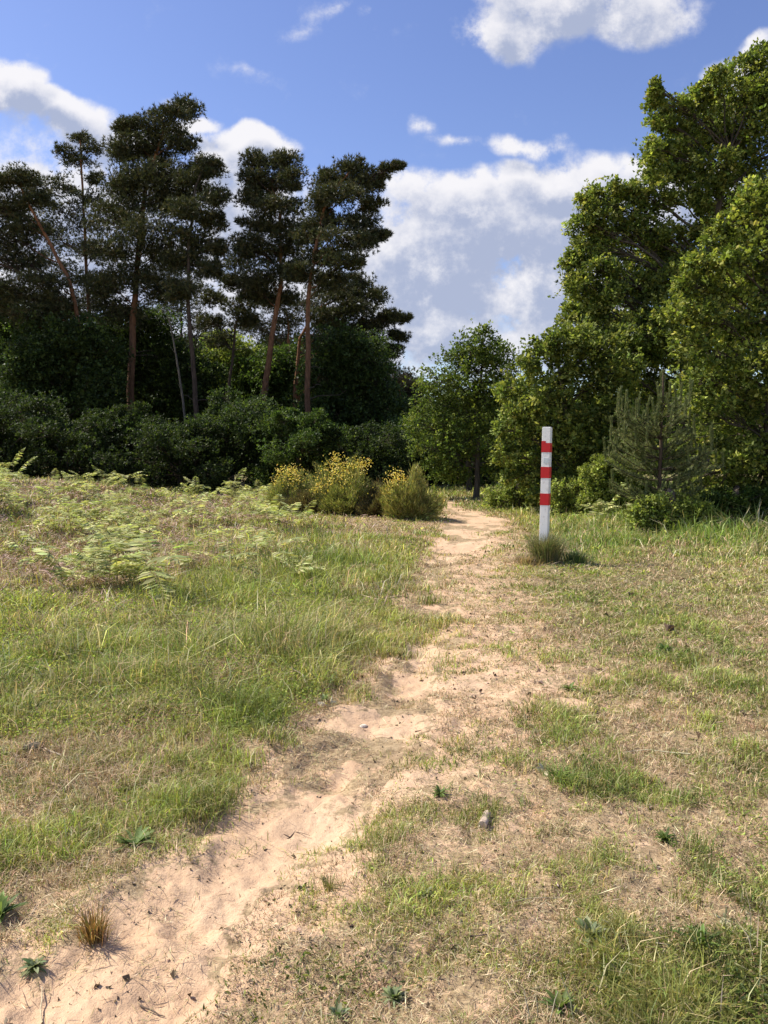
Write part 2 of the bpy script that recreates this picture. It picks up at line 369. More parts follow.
# ------------------------------------------------------------ ground sheet and path
def ground():
    a = np.concatenate([np.linspace(-180, -45, 40, endpoint=False), np.linspace(-45, 45, 620, endpoint=False), np.linspace(45, 180, 40, endpoint=False)])
    a = np.radians(a); r = np.concatenate([[.25, .7, 1.1, 1.4], np.exp(np.linspace(math.log(1.6), math.log(45), 760)), np.exp(np.linspace(math.log(48), math.log(900), 40))])
    na, nr = len(a), len(r)
    X = np.outer(r, np.sin(a)); Y = np.outer(r, np.cos(a)); Z = height(X.ravel(), Y.ravel()).reshape(X.shape)
    V = np.stack([X, Y, Z], -1).reshape(-1, 3)
    i = np.arange(nr - 1)[:, None] * na; j = np.arange(na)[None]; j2 = (j + 1) % na
    Q = np.stack([i + j, i + na + j, i + na + j2, i + j2], -1).reshape(-1, 4)
    x, y = V[:, 0], V[:, 1]
    t = path_in(x, y); S = field(S_T, x, y); S = np.where(y < 1, .3, S)
    green = field(G_T, x, y) * sstep(0, 1, 1.2 - S)
    green = green * sstep(.02, .3, -t + .05)
    far = sstep(26, 36, np.hypot(x, y)); green = green * (1 - far) + .75 * far
    bank = sstep(2.0, 4.5, -x - .03 * y) * sstep(9, 11, y) * (1 - far); green = green * (1 - .75 * bank)
    sand = np.clip(S * (1 - far) * 1.08 - .04 + .55 * sstep(-.25, .1, t), 0, 1)
    o = mk('ground', V, Q, GROUND, smooth=True, attrs={'sand': sand, 'green': green * .95}); o['kind'] = 'structure'
    o['label'] = 'dry grassy heath ground with bare sandy patches on both sides of the path'
    # centre fill under the camera
    keep = np.all(t[Q] > -.1, axis=1) & (np.all(y[Q] > .5, axis=1))
    Qp = Q[keep]; used = np.unique(Qp); rm = np.zeros(len(V), int); rm[used] = np.arange(len(used))
    Vp = V[used].copy(); tp = t[used]
    Vp[:, 2] += -.012 + .017 * sstep(-.1, .04, tp)
    p = mk('sandy_path', Vp, rm[Qp], GROUND, smooth=True, attrs={'sand': .4 + .5 * sstep(-.05, .2, tp) - .75 * sstep(.36, .62, fbm(Vp[:, 0], Vp[:, 1], 2.6, 5)) * sstep(3.0, 4.2, Vp[:, 1]) + .1 * sstep(10, 14, Vp[:, 1]) , 'green': np.zeros(len(used))})
    p['kind'] = 'structure'; p['label'] = 'narrow trodden path of pale orange sand leading to the trees'
ground()

# ------------------------------------------------------------ grasses (ground cover nobody could count)
def scatter(n, r0, r1, amax=36, p=0.):
    """more, finer stems near the camera"""
    u = R.random(n); r = r0 * (r1 / r0) ** u
    a = np.radians(R.uniform(-amax, amax, n)); return r * np.sin(a), r * np.cos(a), r
POST = at(543.5, 560)
def grass_cover():
    # green and half-dry tufts
    x, y, r = scatter(120000, 1.7, 34)
    g = field(G_T, x, y) * (1 - .62 * sstep(.5, .8, fbm(x, y, .8, 3))); n = fbm(x, y, 2.8, 0) * .58 + fbm(x, y, 8.5, 2) * .56 - .05; n = np.maximum(.5 + (n - .5) * 1.7, .1)
    t = path_in(x, y)
    keep = (R.random(len(x)) < 1 / (1 + np.exp(-(g - n) * 12))) & (t < np.where((y > 2.8) & (y < 16), R.uniform(-.1, .45, len(x)) * (n < .16), 0) + R.uniform(-.1, .05, len(x)))
    x, y, r, g = x[keep], y[keep], r[keep], g[keep]
    K = 9; N = len(x)
    h = field(H_T, x, y) * (.55 + .9 * R.random(N)) * (.2 + .75 * fbm(x, y, 1.1, 3) + 1.1 * fbm(x, y, 3.2, 5) ** 1.5)
    lod = np.clip(r / 5, .75, 5)
    # turf colour drifts between dry and green
    dry = np.clip(fbm(x, y, .8, 5) * 1.0 + (1 - g) * .6 - .25 + R.normal(0, .1, N), 0, 1)
    px, py = img(x, y)
    dry = np.where((px > 400) & (py > 640) & (py < 900), np.clip(dry + .12, 0, 1), dry)
    greens = np.array([.20, .245, .065]); green2 = np.array([.36, .375, .10]); straw = np.array([.52, .43, .24])
    base = greens + (green2 - greens) * fbm(x, y, .5, 1)[:, None]
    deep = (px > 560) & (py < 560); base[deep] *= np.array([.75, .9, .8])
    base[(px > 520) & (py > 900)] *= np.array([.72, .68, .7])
    base *= (.62 + .75 * fbm(x, y, 5, 4))[:, None]
    for nm, sel, lab in (('tall_grass', h > .10, 'tall green meadow grass along the left of the path and before the oaks'),
                         ('short_grass', h <= .10, 'short patchy green and half-dry turf around the sandy ground')):
        xs, ys, rs, hs, ds, bs, ls = x[sel], y[sel], r[sel], h[sel], dry[sel], base[sel], lod[sel]
        n = len(xs); kk = K + (3 if nm == 'tall_grass' else 0)
        rad = (.018 + .25 * hs) * np.sqrt(ls)
        X = np.repeat(xs, kk) + R.normal(0, 1, n * kk) * np.repeat(rad, kk); Yy = np.repeat(ys, kk) + R.normal(0, 1, n * kk) * np.repeat(rad, kk)
        H = np.repeat(hs, kk) * R.uniform(.45, 1.15, n * kk); Z = height(X, Yy)
        az = R.uniform(-PI, PI, n * kk)
        ln = H * np.abs(R.normal(.7, .5, n * kk))
        isdry = R.random(n * kk) < np.repeat(ds, kk) * .55
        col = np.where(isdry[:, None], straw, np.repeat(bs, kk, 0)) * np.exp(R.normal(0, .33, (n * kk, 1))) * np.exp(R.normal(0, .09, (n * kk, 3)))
        w = np.maximum(.0032, .0010 * np.repeat(rs, kk)) * R.uniform(.6, 1.3, n * kk)
        a = Acc(); blades(a, np.stack([X, Yy, Z - .004], 1), H, az, ln, w, col)
        tag(a.build(nm, GRASS), lab, 'grass', kind='stuff')
def straw_cover():
    x, y, r = scatter(400000, 1.7, 26)
    s = field(S_T, x, y); g = field(G_T, x, y); t = path_in(x, y)
    n = fbm(x, y, 2.4, 4) * .6 + fbm(x, y, 8, 1) * .4
    d = np.clip(1.3 - s * 1.35, 0.1, 1.2) * (1 - .35 * g)
    d = d * np.where(t > 0, .16 + .9 * sstep(.36, .62, fbm(x, y, 2.6, 5)) * sstep(3.0, 4.2, y) * sstep(15, 11, y), 1)
    keep = R.random(len(x)) < 1 / (1 + np.exp(-(d - n) * 8))
    x, y, r = x[keep], y[keep], r[keep]; N = len(x)
    az = R.uniform(-PI, PI, N); el = np.abs(R.normal(.15, .3, N)); L = R.gamma(3, .012, N) * np.clip(r / 4, .8, 2.2)
    ax = np.stack([np.cos(az) * np.cos(el), np.sin(az) * np.cos(el), np.sin(el)], 1)
    sd_ = np.stack([-np.sin(az), np.cos(az), R.normal(0, .4, N)], 1)
    w = np.maximum(.0018, .00062 * r) * R.uniform(.6, 1.5, N)
    col = pick([(.50,.38,.23),(.34,.24,.14),(.64,.52,.34),(.20,.14,.085),(.30,.29,.13)], [3,3,2.2,2.6,2], N, .2, .06)
    a = Acc(); diamonds(a, np.stack([x, y, height(x, y) + .004 + R.random(N) * .008], 1), ax, sd_, L, w, col, .1)
    tag(a.build('dry_thatch', STRAW), 'mat of short dead straw and brown grass litter over the sandy soil', 'dead grass', kind='stuff')
def weeds_cover():
    """small broad leaves among the grass"""
    x, y, r = scatter(110000, 1.7, 30)
    g = field(G_T, x, y); n = fbm(x, y, 1.1, 2) * .7 + fbm(x, y, 5, 3) * .3; t = path_in(x, y)
    px, py = img(x, y)
    lush = ((px < 330) & (py > 596) & (py < 740)) | ((px > 560) & (py > 930)) | ((py < 530) & (px > 560))
    keep = (R.random(len(x)) < 1 / (1 + np.exp(-(g * np.where(lush, np.where(py > 900, .62, 1.1), .12) - n) * 9))) & (t < -.05)
    x, y, r = x[keep], y[keep], r[keep]; K = 5; N = len(x) * K
    lod = np.repeat(np.clip(r / 5, .8, 4), K); X = np.repeat(x, K) + R.normal(0, .03, N) * lod; Y = np.repeat(y, K) + R.normal(0, .03, N) * lod
    hh = np.repeat(field(H_T, x, y), K) * R.uniform(.2, 1.0, N) * .9
    az = R.uniform(-PI, PI, N); el = R.uniform(0, 1.0, N)
    ax = np.stack([np.cos(az) * np.cos(el), np.sin(az) * np.cos(el), np.sin(el)], 1)
    L = R.uniform(.012, .034, N) * np.clip(lod, .7, 3.0)
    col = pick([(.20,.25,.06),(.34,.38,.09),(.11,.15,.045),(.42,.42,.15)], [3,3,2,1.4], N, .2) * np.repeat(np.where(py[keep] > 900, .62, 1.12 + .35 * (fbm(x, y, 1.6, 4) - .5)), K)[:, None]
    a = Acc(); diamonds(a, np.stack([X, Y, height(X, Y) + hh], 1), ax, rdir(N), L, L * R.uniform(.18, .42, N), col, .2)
    tag(a.build('ground_weeds', LEAF), 'low small-leaved weeds mixed into the meadow grass', 'weeds', kind='stuff')
def litter():
    """dead bracken litter on the left bank"""
    n = 110000; x = R.uniform(-17, 0, n); y = R.uniform(7.5, 27, n); px, py = img(x, y)
    d = 1.4 * sstep(330, 160, px) * sstep(478, 500, py) * sstep(640, 590, py) + .1
    keep = (px > -80) & (R.random(n) < d * (.35 + fbm(x, y, .9, 2))); x, y = x[keep], y[keep]; N = len(x); r = np.hypot(x, y)
    az = R.uniform(-PI, PI, N); el = np.abs(R.normal(.1, .2, N)); ax = np.stack([np.cos(az) * np.cos(el), np.sin(az) * np.cos(el), np.sin(el)], 1)
    col = pick([(.42,.30,.24),(.30,.20,.16),(.56,.43,.34),(.18,.115,.09)], [3,3,2,2], N, .2, .05)
    L = R.uniform(.06, .3, N)
    a = Acc(); diamonds(a, np.stack([x, y, height(x, y) + .02 + R.random(N) * .06], 1), ax, np.stack([-np.sin(az), np.cos(az), R.normal(0, .5, N)], 1), L, np.maximum(.008, .0011 * r), col, .1)
    tag(a.build('bracken_litter', STRAW), 'pinkish brown litter of dead bracken on the left bank', 'leaf litter', kind='stuff')
    n = 9000; x, y, r = scatter(n, 1.8, 14); a = Acc()   # crumbs, droppings and tiny stones on the sand
    ax = rdir(n); ax[:, 2] *= .3; s = R.gamma(2., .0028, n) * np.clip(r / 4, .8, 2)
    for k in range(3):
        diamonds(a, np.stack([x, y, height(x, y) + .003], 1), ax + R.normal(0, .4, (n, 3)), rdir(n), s * 1.6, s, pick([(.16,.11,.08),(.3,.22,.16),(.5,.42,.33),(.08,.06,.05)], [3,3,1,2], n), .45)
    tag(a.build('soil_crumbs', STRAW), 'scattered dark crumbs, tiny stones and plant bits on the sand', 'soil crumbs', kind='stuff')
def dry_cover():
    x, y, r = scatter(42000, 1.7, 30)
    g = field(G_T, x, y); s = field(S_T, x, y); t = path_in(x, y); n = fbm(x, y, 2.9, 3) * .6 + fbm(x, y, 10, 5) * .4
    px, py = img(x, y)
    d = np.clip(.62 - .36 * s, 0, 1) + .12 * g + .25 * ((px < 340) & (py > 540) & (py < 780)) * fbm(x, y, .7, 2)
    keep = (R.random(len(x)) < 1 / (1 + np.exp(-(d - n) * 10))) & (t < R.uniform(-.15, .1, len(x)) + np.where((y > 3.2) & (y < 15), R.uniform(0, .5, len(x)) * sstep(.4, .6, fbm(x, y, 2.6, 5)), 0))
    x, y, r = x[keep], y[keep], r[keep]; K = 9; N = len(x) * K
    hh = np.clip(field(H_T, x, y) * .75, .022, .15) * (.5 + fbm(x, y, 1.3, 1)); h = np.repeat(hh, K) * R.uniform(.4, 1.2, N)
    rr = np.repeat(.02 * np.clip(r / 5, .8, 4) ** .5 + .1 * hh, K)
    X = np.repeat(x, K) + R.normal(0, 1, N) * rr; Y = np.repeat(y, K) + R.normal(0, 1, N) * rr
    az = R.uniform(-PI, PI, N) ; w = np.maximum(.0024, .00085 * np.repeat(r, K)) * R.uniform(.6, 1.2, N)
    col = pick([(.50,.36,.22),(.36,.25,.15),(.60,.48,.31),(.25,.22,.10)], [3,3,2,1.5], N, .2)
    a = Acc(); blades(a, np.stack([X, Y, height(X, Y) - .002], 1), h, az, h * np.abs(R.normal(.9, .5, N)), w, col)
    tag(a.build('dry_grass', STRAW), 'short withered tan grass tufts between the green patches', 'dry grass', kind='stuff')
    # long bent straws and seed stalks standing above the meadow
    x, y, r = scatter(2600, 2.2, 26); hm = field(H_T, x, y); t = path_in(x, y)
    keep = (hm > .05) & (t < -.12) & (R.random(len(x)) < field(G_T, x, y)); x, y, r, hm = x[keep], y[keep], r[keep], hm[keep]
    N = len(x); h = hm * R.uniform(.9, 2.2, N) + .03; a = Acc()
    blades(a, np.stack([x, y, height(x, y)], 1), h, R.uniform(-PI, PI, N), h * np.abs(R.normal(.7, .5, N)), np.maximum(.0035, .0011 * r), pick([(.62,.55,.36),(.50,.48,.26),(.40,.42,.2)], [3,2,1], N, .12))
    tag(a.build('straw_stalks', STRAW), 'long pale bent straws sticking out of the green meadow grass', 'straw', kind='stuff')
grass_cover(); dry_cover(); straw_cover(); weeds_cover(); litter()

# ------------------------------------------------------------ trees
GROW = [1.22]
def crown_points(lobes, Y, sub, per, flat=.7, shell=.5, subr=.3):
    """lobes: (px, py, rx, ry[, depth offset]) -> lobe centres, sub-clump centres, cluster points (with outward direction)"""
    cs, subs, pts, outs, par = [], [], [], [], []
    for lb in lobes:
        px, py, rx, ry = lb[:4]; dy = lb[4] if len(lb) > 4 else R.uniform(-1, 1) * rx * Y / F * .9
        c = P(px, py, Y + dy); k = (Y + dy) / F; rad = np.array([rx * k, rx * k * .9, ry * k]); cs.append((c, rad))
        rad = rad * GROW[0]; ns = max(12, int(sub * 4.2 * (rx * ry) ** .5 * k))
        d = rdir(ns); q = R.uniform(shell, 1, ns) ** .6
        sc = c + d * rad * q[:, None]; subs.append(sc); par += [len(cs) - 1] * ns
        m = max(4, int(per)); sr = rad.mean() * subr
        off = np.clip(R.normal(0, 1, (ns, m, 3)), -1.6 if subr < .4 else -1.3, 1.6 if subr < .4 else 1.3) * sr * np.array([1, 1, flat]) * R.uniform(.55, 1.25, (ns, 1, 1)) * np.where(R.random((ns, m, 1)) < .14, 1.8 if subr < .4 else 1.0, 1)
        pp = (sc[:, None] + off).reshape(-1, 3); pts.append(pp)
        outs.append(unit(unit(off.reshape(-1, 3)) * .8 + unit(pp - c) * .6 + np.array([0, 0, .35])))
    return cs, np.concatenate(subs), np.array(par), np.concatenate(pts), np.concatenate(outs)

def limbs(acc, trunk, trad, cs, subs, par, col, col2, twig=.012, sides=5):
    trunk = np.asarray(trunk)
    for i, (c, rad) in enumerate(cs):
        L = np.linalg.norm(trunk - c, axis=1)
        hor = np.linalg.norm(trunk[:, :2] - c[:2], axis=1)
        want = np.maximum(c[2] - hor * .55 - .1, trunk[0, 2] + .25 * (trunk[-1, 2] - trunk[0, 2]))
        k = int(np.argmin(np.abs(trunk[:, 2] - want)))
        r0 = min(trad[k] * .42, .014 + .0095 * np.linalg.norm(c - trunk[k]))
        cv = curve(trunk[k], c, 8, .07, .07); tube(acc, cv, np.linspace(r0, r0 * .35, 8), col, sides, col2)
        for s in subs[par == i][:26]:
            j = R.integers(3, 8); cc = curve(cv[j], s, 5, .05, .08); tube(acc, cc, np.linspace(max(twig, r0 * .3), twig * .45, 5), col2, 4)

def oak(name, label, lobes, Y, trunk_px, trad, leaf=.10, sub=9, per=14, nl=5, pal=None, w=None, group=None, cat='tree', wood=(.10, .08, .06), flat=.75, lw=.66, subr=.29, shell=.5, mat=None, vary=.2):
    a = Acc(); base = trunk_px[0]
    tp = np.array([P(px, py, Y) for px, py in trunk_px]); b = tp[0].copy(); b[2] = float(height(b[0], b[1])) - .05
    tp[0] = b
    n = 22; t = np.linspace(0, 1, n); sp = np.linspace(0, 1, len(tp))
    tr = np.stack([np.interp(t, sp, tp[:, k]) for k in range(3)], 1); tr[1:-1, :2] += np.cumsum(R.normal(0, .012, (n - 2, 2)), 0)
    rr = trad * (1 - t * .85) ** .8; rr[0] *= 1.35; rr[1] *= 1.08
    tube(a, tr, rr, wood, 10, np.array(wood) * 1.05)
    cs, subs, par, pts, outs = crown_points(lobes, Y, sub, per, flat, shell, subr)
    limbs(a, tr, rr, cs, subs, par, wood, np.array(wood) * .9)
    root = thing(name, label, cat, tuple(b), group)
    a.build('trunk', BARK, root, True, b)
    N = len(pts) * nl; c = np.repeat(pts, nl, 0); o = np.repeat(outs, nl, 0)
    ax = unit(o * .6 + rdir(N)); c = c + ax * leaf * .15 + R.normal(0, leaf * .25, (N, 3))
    # leaves lie mostly flat, facing up and outward
    side = np.cross(ax, unit(np.array([0, 0, 1.]) + R.normal(0, .55, (N, 3))))
    pal = pal or [(.105,.145,.028),(.16,.20,.036),(.07,.105,.026),(.21,.23,.045)]; w = w or [3,3,2,1]
    cl = pick(pal, w, len(pts), .12, .04) * np.repeat(np.exp(R.normal(0, .16, len(subs))), len(pts) // len(subs))[:, None]; col = np.repeat(cl, nl, 0) * np.exp(R.normal(0, vary, (N, 1)))
    L = leaf * R.uniform(.45, 1.3, N)
    ac = Acc(); diamonds(ac, c, ax, side, L, L * lw, col, .18)
    ac.build('crown', mat or LEAF, root, False, b)
    return root

def pine(name, label, lobes, Y, trunk_px, trad, sub=9, per=40, nl=7, needle=.17, pal=None, group='tall scots pines on the left', red=True, shell=.25, thin=1.15):
    a = Acc(); tp = np.array([P(px, py, Y) for px, py in trunk_px])
    b = tp[0].copy(); b[2] = float(height(b[0], b[1])) - .05; foot = b.copy()
    tp = np.concatenate([[foot], tp])
    seg = np.concatenate([[0], np.cumsum(np.linalg.norm(np.diff(tp, axis=0), axis=1))]); n = 30; t = np.linspace(0, seg[-1], n); trad *= .7
    tr = np.stack([np.interp(t, seg, tp[:, k]) for k in range(3)], 1); tr[2:-1, :2] += np.cumsum(R.normal(0, .02, (n - 3, 2)), 0)
    f = t / seg[-1]; rr = trad * (1 - f * .85) ** .7; rr[0] *= 1.25
    lo = (.075, .05, .036); hi = (.27, .125, .06) if red else (.09, .07, .055)
    tube(a, tr, rr, lo, 9, hi)
    cs, subs, par, pts, outs = crown_points([(l[0], l[1], l[2], l[3] * .93) for l in lobes], Y, sub, per, .46, shell, .44)
    limbs(a, tr, rr, cs, subs, par, np.array(hi) * .6, (.07, .05, .04), .018)
    for k in range(6):      # dead snags under the crown
        i = R.integers(8, 18); e = tr[i] + np.array([R.normal(0, 1), R.normal(0, 1), R.uniform(-.2, .4)]) * R.uniform(.5, 1.2)
        tube(a, curve(tr[i], e, 5, 0, .1), np.linspace(.025, .008, 5), (.09, .07, .055), 4)
    root = thing(name, label, 'pine tree', tuple(b), group); a.build('trunk', BARK, root, True, b)
    N = len(pts) * nl; c = np.repeat(pts, nl, 0); o = np.repeat(outs, nl, 0)
    ax = unit(o * .7 + rdir(N) * .8 + np.array([0, 0, .35])); L = needle * R.uniform(.6, 1.3, N)
    pal = pal or [(.062,.072,.032),(.095,.098,.040),(.042,.050,.026),(.13,.115,.055)]
    col = np.repeat(pick(pal, [3,3,2,1.3][:len(pal)], len(pts), .15, .05), nl, 0) * np.exp(R.normal(0, .15, (N, 1)))
    ac = Acc(); spikes(ac, c, ax, L, .030 * thin, col); ac.build('crown', NEEDLE, root, False, b)
    return root

GROW[0] = 1.05
pine('pine_tree', 'tallest pine of the wood, with broad dark crown rising above the left trees',
  [(189,110,13,9),(172,118,16,9),(150,128,18,10),(128,128,10,9),(135,148,20,11),(160,150,20,12),(182,140,12,12),(120,152,12,7),(146,178,26,13),(122,190,20,12),(165,180,22,13),(203,170,17,9),(150,205,28,14),(112,218,22,12),(178,205,18,12),(145,235,30,14),(112,250,22,12),(165,255,22,13),(130,278,28,14),(105,285,18,12),(160,290,22,12),(120,312,24,12)],
  38, [(128,470),(129,400),(130,320),(138,240),(146,180),(165,125)], .30)
pine('pine_tree', 'dark slender pine standing just right of the tallest pine, with bare blackish trunk',
  [(208,168,12,8),(195,185,16,10),(213,195,12,10),(190,210,18,12),(212,222,12,10),(195,240,20,12),(216,248,9,9),(185,262,18,12),(207,270,12,9),(178,290,14,9)],
  36, [(198,470),(196,410),(192,330),(190,250),(200,175)], .20, red=False)
pine('pine_tree', 'airy thin-topped pine with reddish stem left of the tallest pine',
  [(78,138,9,6),(92,148,10,6),(66,152,9,6),(80,165,14,7),(95,180,9,6),(60,185,14,8),(85,200,16,8),(42,190,14,8),(60,212,20,10),(88,225,16,10),(40,225,18,10),(70,245,22,12),(95,255,14,10),(50,262,20,12),(80,280,18,11)],
  40, [(86,470),(87,380),(87,310),(82,220),(80,140)], .20, sub=7, per=22)
pine('pine_tree', 'pine with a reddish leaning stem between the airy pine and the left edge',
  [(22,178,14,8),(8,182,14,8),(35,200,15,9),(10,208,20,11),(28,230,20,12),(0,238,20,12),(20,262,24,13),(45,285,18,12),(5,290,24,13),(30,312,24,13),(60,305,18,12),(-20,200,22,12),(-30,250,26,16),(-25,300,26,16)],
  37, [(84,470),(80,330),(72,280),(40,220),(20,180)], .22)
pine('pine_tree', 'pine with leaning red trunk and rounded crown in the right-hand clump',
  [(262,163,15,9),(285,160,13,8),(252,178,11,9),(272,182,18,10),(292,180,13,10),(255,200,14,10),(280,207,18,11),(262,225,20,11),(290,232,15,11),(248,246,16,10),(275,252,20,11),(262,275,20,11),(290,272,14,10),(278,298,16,10),(250,292,14,9)],
  37, [(258,470),(262,408),(270,345),(280,285),(276,200)], .27)
pine('pine_tree', 'pine with straight pale orange trunk and crown swept to the right',
  [(352,168,15,7),(385,172,13,4),(398,167,7,3),(330,180,16,9),(365,185,17,7),(345,196,22,10),(318,200,14,10),(372,205,12,5),(330,218,20,10),(360,222,16,8),(382,236,9,4),(310,235,16,10),(345,240,24,9),(370,238,12,6),(315,258,18,10),(345,262,20,10),(300,272,14,10),(330,282,18,9)],
  35, [(309,470),(308,412),(308,300),(314,255),(328,200),(350,172)], .22)
pine('pine_tree', 'thin dark-stemmed pine leaning right in the gap between the two tall clumps',
  [(248,250,12,8),(238,262,14,9),(225,280,12,8),(246,285,15,9),(215,300,12,8),(236,308,16,9),(210,322,12,8),(250,322,12,8),(222,340,14,8)],
  40, [(226,470),(229,388),(236,325),(244,280),(248,255)], .15, red=False, per=24)
pine('pine_tree', 'lower spreading pine at the right end of the pines',
  [(355,285,16,9),(335,295,18,10),(372,300,16,9),(350,310,20,10),(390,318,15,7),(404,318,6,4),(370,325,18,9),(340,330,20,10),(398,336,10,6),(365,345,22,10),(390,352,14,7),(345,355,20,10),(375,368,18,8),(325,318,16,10),(320,345,16,10)],
  41, [(292,470),(294,400),(298,340),(315,310),(355,290)], .2)
pine('pine_tree', 'farthest brown-grey pine low behind the gap by the path',
  [(398,378,15,9),(385,392,16,9),(412,388,12,8),(400,402,18,9),(420,400,8,8),(380,412,16,9),(425,416,10,10),(405,420,16,10)],
  55, [(400,470),(400,420),(398,380)], .25, pal=[(.05,.045,.035),(.065,.055,.04),(.04,.038,.03)], per=36)
pine('pine_tree', 'distant pine seen between the trunks right of the tallest pine',
  [(160,275,22,13),(190,290,18,11),(175,310,24,13),(205,325,20,12),(150,320,20,12),(195,345,16,12)],
  50, [(180,470),(181,350),(180,300)], .22, group='background pines', per=22, red=False)
pine('pine_tree', 'distant pine filling the gap behind the airy left pine',
  [(40,300,24,14),(70,320,24,14),(20,330,24,14),(95,300,18,12),(55,345,26,14),(90,340,20,12)],
  47, [(60,470),(60,360),(55,300)], .25, group='background pines', per=26)
pine('pine_tree', 'distant pine behind the red-trunked clump',
  [(265,300,18,12),(290,315,20,12),(250,325,20,12),(310,300,16,12),(280,335,20,12)],
  49, [(290,470),(288,360),(285,310)], .22, group='background pines', per=26)
GROW[0] = 1.22
# a leaning pale dead pole
def pole(name, label, pts, Y, r, col, col2=None):
    a = Acc(); q = [P(px, py, Y) for px, py in pts]; q[0][2] = float(height(q[0][0], q[0][1])) - .05; b = q[0].copy()
    full = []
    for i in range(len(q) - 1): full += list(curve(q[i], q[i + 1], 6, 0, .008))[:-1]
    full.append(q[-1]); n = len(full); tube(a, full, np.linspace(r, r * .4, n), col, 8, col2 or col)
    for k in range(5):
        i = n - 2 - k * 2; e = np.array(full[i]) + np.array([R.normal(0, .4), R.normal(0, .3), R.uniform(.1, .5)])
        tube(a, curve(full[i], e, 4), np.linspace(.015, .004, 4), col, 4)
    o = a.build(name, BARK, None, True, b); o.location = b; tag(o, label, 'dead tree'); return o
pole('dead_tree', 'thin bare grey dead tree leaning left in front of the dark wood', [(189,470),(183,400),(176,355),(169,318)], 33.5, .06, (.11, .095, .08))

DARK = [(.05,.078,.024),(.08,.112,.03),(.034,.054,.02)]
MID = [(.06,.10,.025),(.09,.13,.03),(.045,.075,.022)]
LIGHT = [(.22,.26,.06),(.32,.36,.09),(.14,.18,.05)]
U = dict(leaf=.15, nl=5, w=[3,3,2], sub=9, per=15, subr=.42)
def under(label, lobes, Y, tx, pal, cat='tree', name='broadleaf_tree', **k):
    kw = dict(U); kw.update(k)
    top = min(l[1] for l in lobes)
    return oak(name, label, lobes, Y, [(tx, 478), (tx + 1, (478 + top) / 2), (tx, top + 8)], .12, pal=pal, cat=cat, **kw)
def blob(x0, x1, y0, y1, r, n=None):
    out = []; yy = y0 + r * .6
    while yy < y1:
        xx = x0 + r * .6 + R.uniform(-.3, .3) * r
        cx = (x0 + x1) / 2; hw = (x1 - x0) / 2
        while xx < x1:
            if ((xx - cx) / hw) ** 2 * .8 < 1 - .75 * max(0, (y0 + (y1 - y0) * .45 - yy) / ((y1 - y0) * .45)) : out.append((xx, yy + R.uniform(-.3, .3) * r, r * R.uniform(.85, 1.2), r * R.uniform(.7, 1.)))
            xx += r * 1.35
        yy += r * 1.15
    return out
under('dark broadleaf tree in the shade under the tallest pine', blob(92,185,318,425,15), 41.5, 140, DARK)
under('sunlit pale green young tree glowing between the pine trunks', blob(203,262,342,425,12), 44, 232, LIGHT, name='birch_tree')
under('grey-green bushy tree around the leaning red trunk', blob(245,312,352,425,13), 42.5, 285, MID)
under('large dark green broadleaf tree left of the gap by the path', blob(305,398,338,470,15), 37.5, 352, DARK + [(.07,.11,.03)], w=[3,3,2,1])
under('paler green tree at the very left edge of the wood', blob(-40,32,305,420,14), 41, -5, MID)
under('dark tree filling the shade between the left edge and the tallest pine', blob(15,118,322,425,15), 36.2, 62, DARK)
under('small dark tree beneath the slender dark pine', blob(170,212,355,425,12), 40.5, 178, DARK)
def wild(x0, x1, y0, y1):
    out = []; top = y0 + 22
    for k in range(5): xx = R.uniform(x0 + 8, x1 - 8); out.append((xx, R.uniform(y0, top), R.uniform(5, 11), R.uniform(5, 9), R.uniform(-1, 1)))
    yy = y0 + 14
    while yy < y1:
        for k in range(int((x1 - x0) / 15)): xx = R.uniform(x0, x1); out.append((xx, yy + R.uniform(-8, 8), R.uniform(9, 18), R.uniform(6, 13), R.uniform(-1.6, 1.6)))
        yy += 13
    return out
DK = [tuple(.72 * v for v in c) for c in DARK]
# shrubs of the shaded wood edge
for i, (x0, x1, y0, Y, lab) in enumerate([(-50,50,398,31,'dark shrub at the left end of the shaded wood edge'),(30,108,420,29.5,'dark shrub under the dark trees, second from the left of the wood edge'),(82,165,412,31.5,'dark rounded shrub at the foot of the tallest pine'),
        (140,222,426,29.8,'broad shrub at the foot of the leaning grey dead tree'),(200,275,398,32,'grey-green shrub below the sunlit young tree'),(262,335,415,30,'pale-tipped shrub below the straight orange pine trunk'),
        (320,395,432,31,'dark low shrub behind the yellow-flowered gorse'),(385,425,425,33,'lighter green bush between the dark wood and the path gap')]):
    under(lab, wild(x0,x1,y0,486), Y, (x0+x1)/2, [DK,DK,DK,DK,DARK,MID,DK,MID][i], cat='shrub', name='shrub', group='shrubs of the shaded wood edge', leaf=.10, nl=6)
# far belt closing the view
for i, (x0, x1, y0, Y, lab) in enumerate([(-90,40,330,58,'far dark tree behind the left edge of the wood'),(30,150,340,60,'far dark tree behind the airy pine'),(140,250,350,62,'far dark tree behind the sunlit young tree'),
        (240,350,350,60,'far dark tree behind the orange-trunked pines'),(340,440,395,62,'far dark tree behind the gap at the end of the path'),(415,540,410,60,'far dark tree directly behind the small oak by the path'),(520,640,400,58,'far dark tree behind the low oak boughs on the right'),(620,760,400,60,'far tree behind the big oak'),(740,880,400,58,'far tree behind the right edge')]):
    under(lab, blob(x0,x1,y0,474,20), Y, (x0+x1)/2, DARK, leaf=.34, nl=4, per=16, group='distant trees closing the view')
under('dark bush in the shade behind the small oak trunk', blob(405,470,440,494,11), 34, 440, DARK, cat='shrub', name='shrub', leaf=.12)
under('dark bush right of the small oak, behind the clearing', blob(480,560,445,492,12), 33, 520, DARK, cat='shrub', name='shrub', leaf=.12)

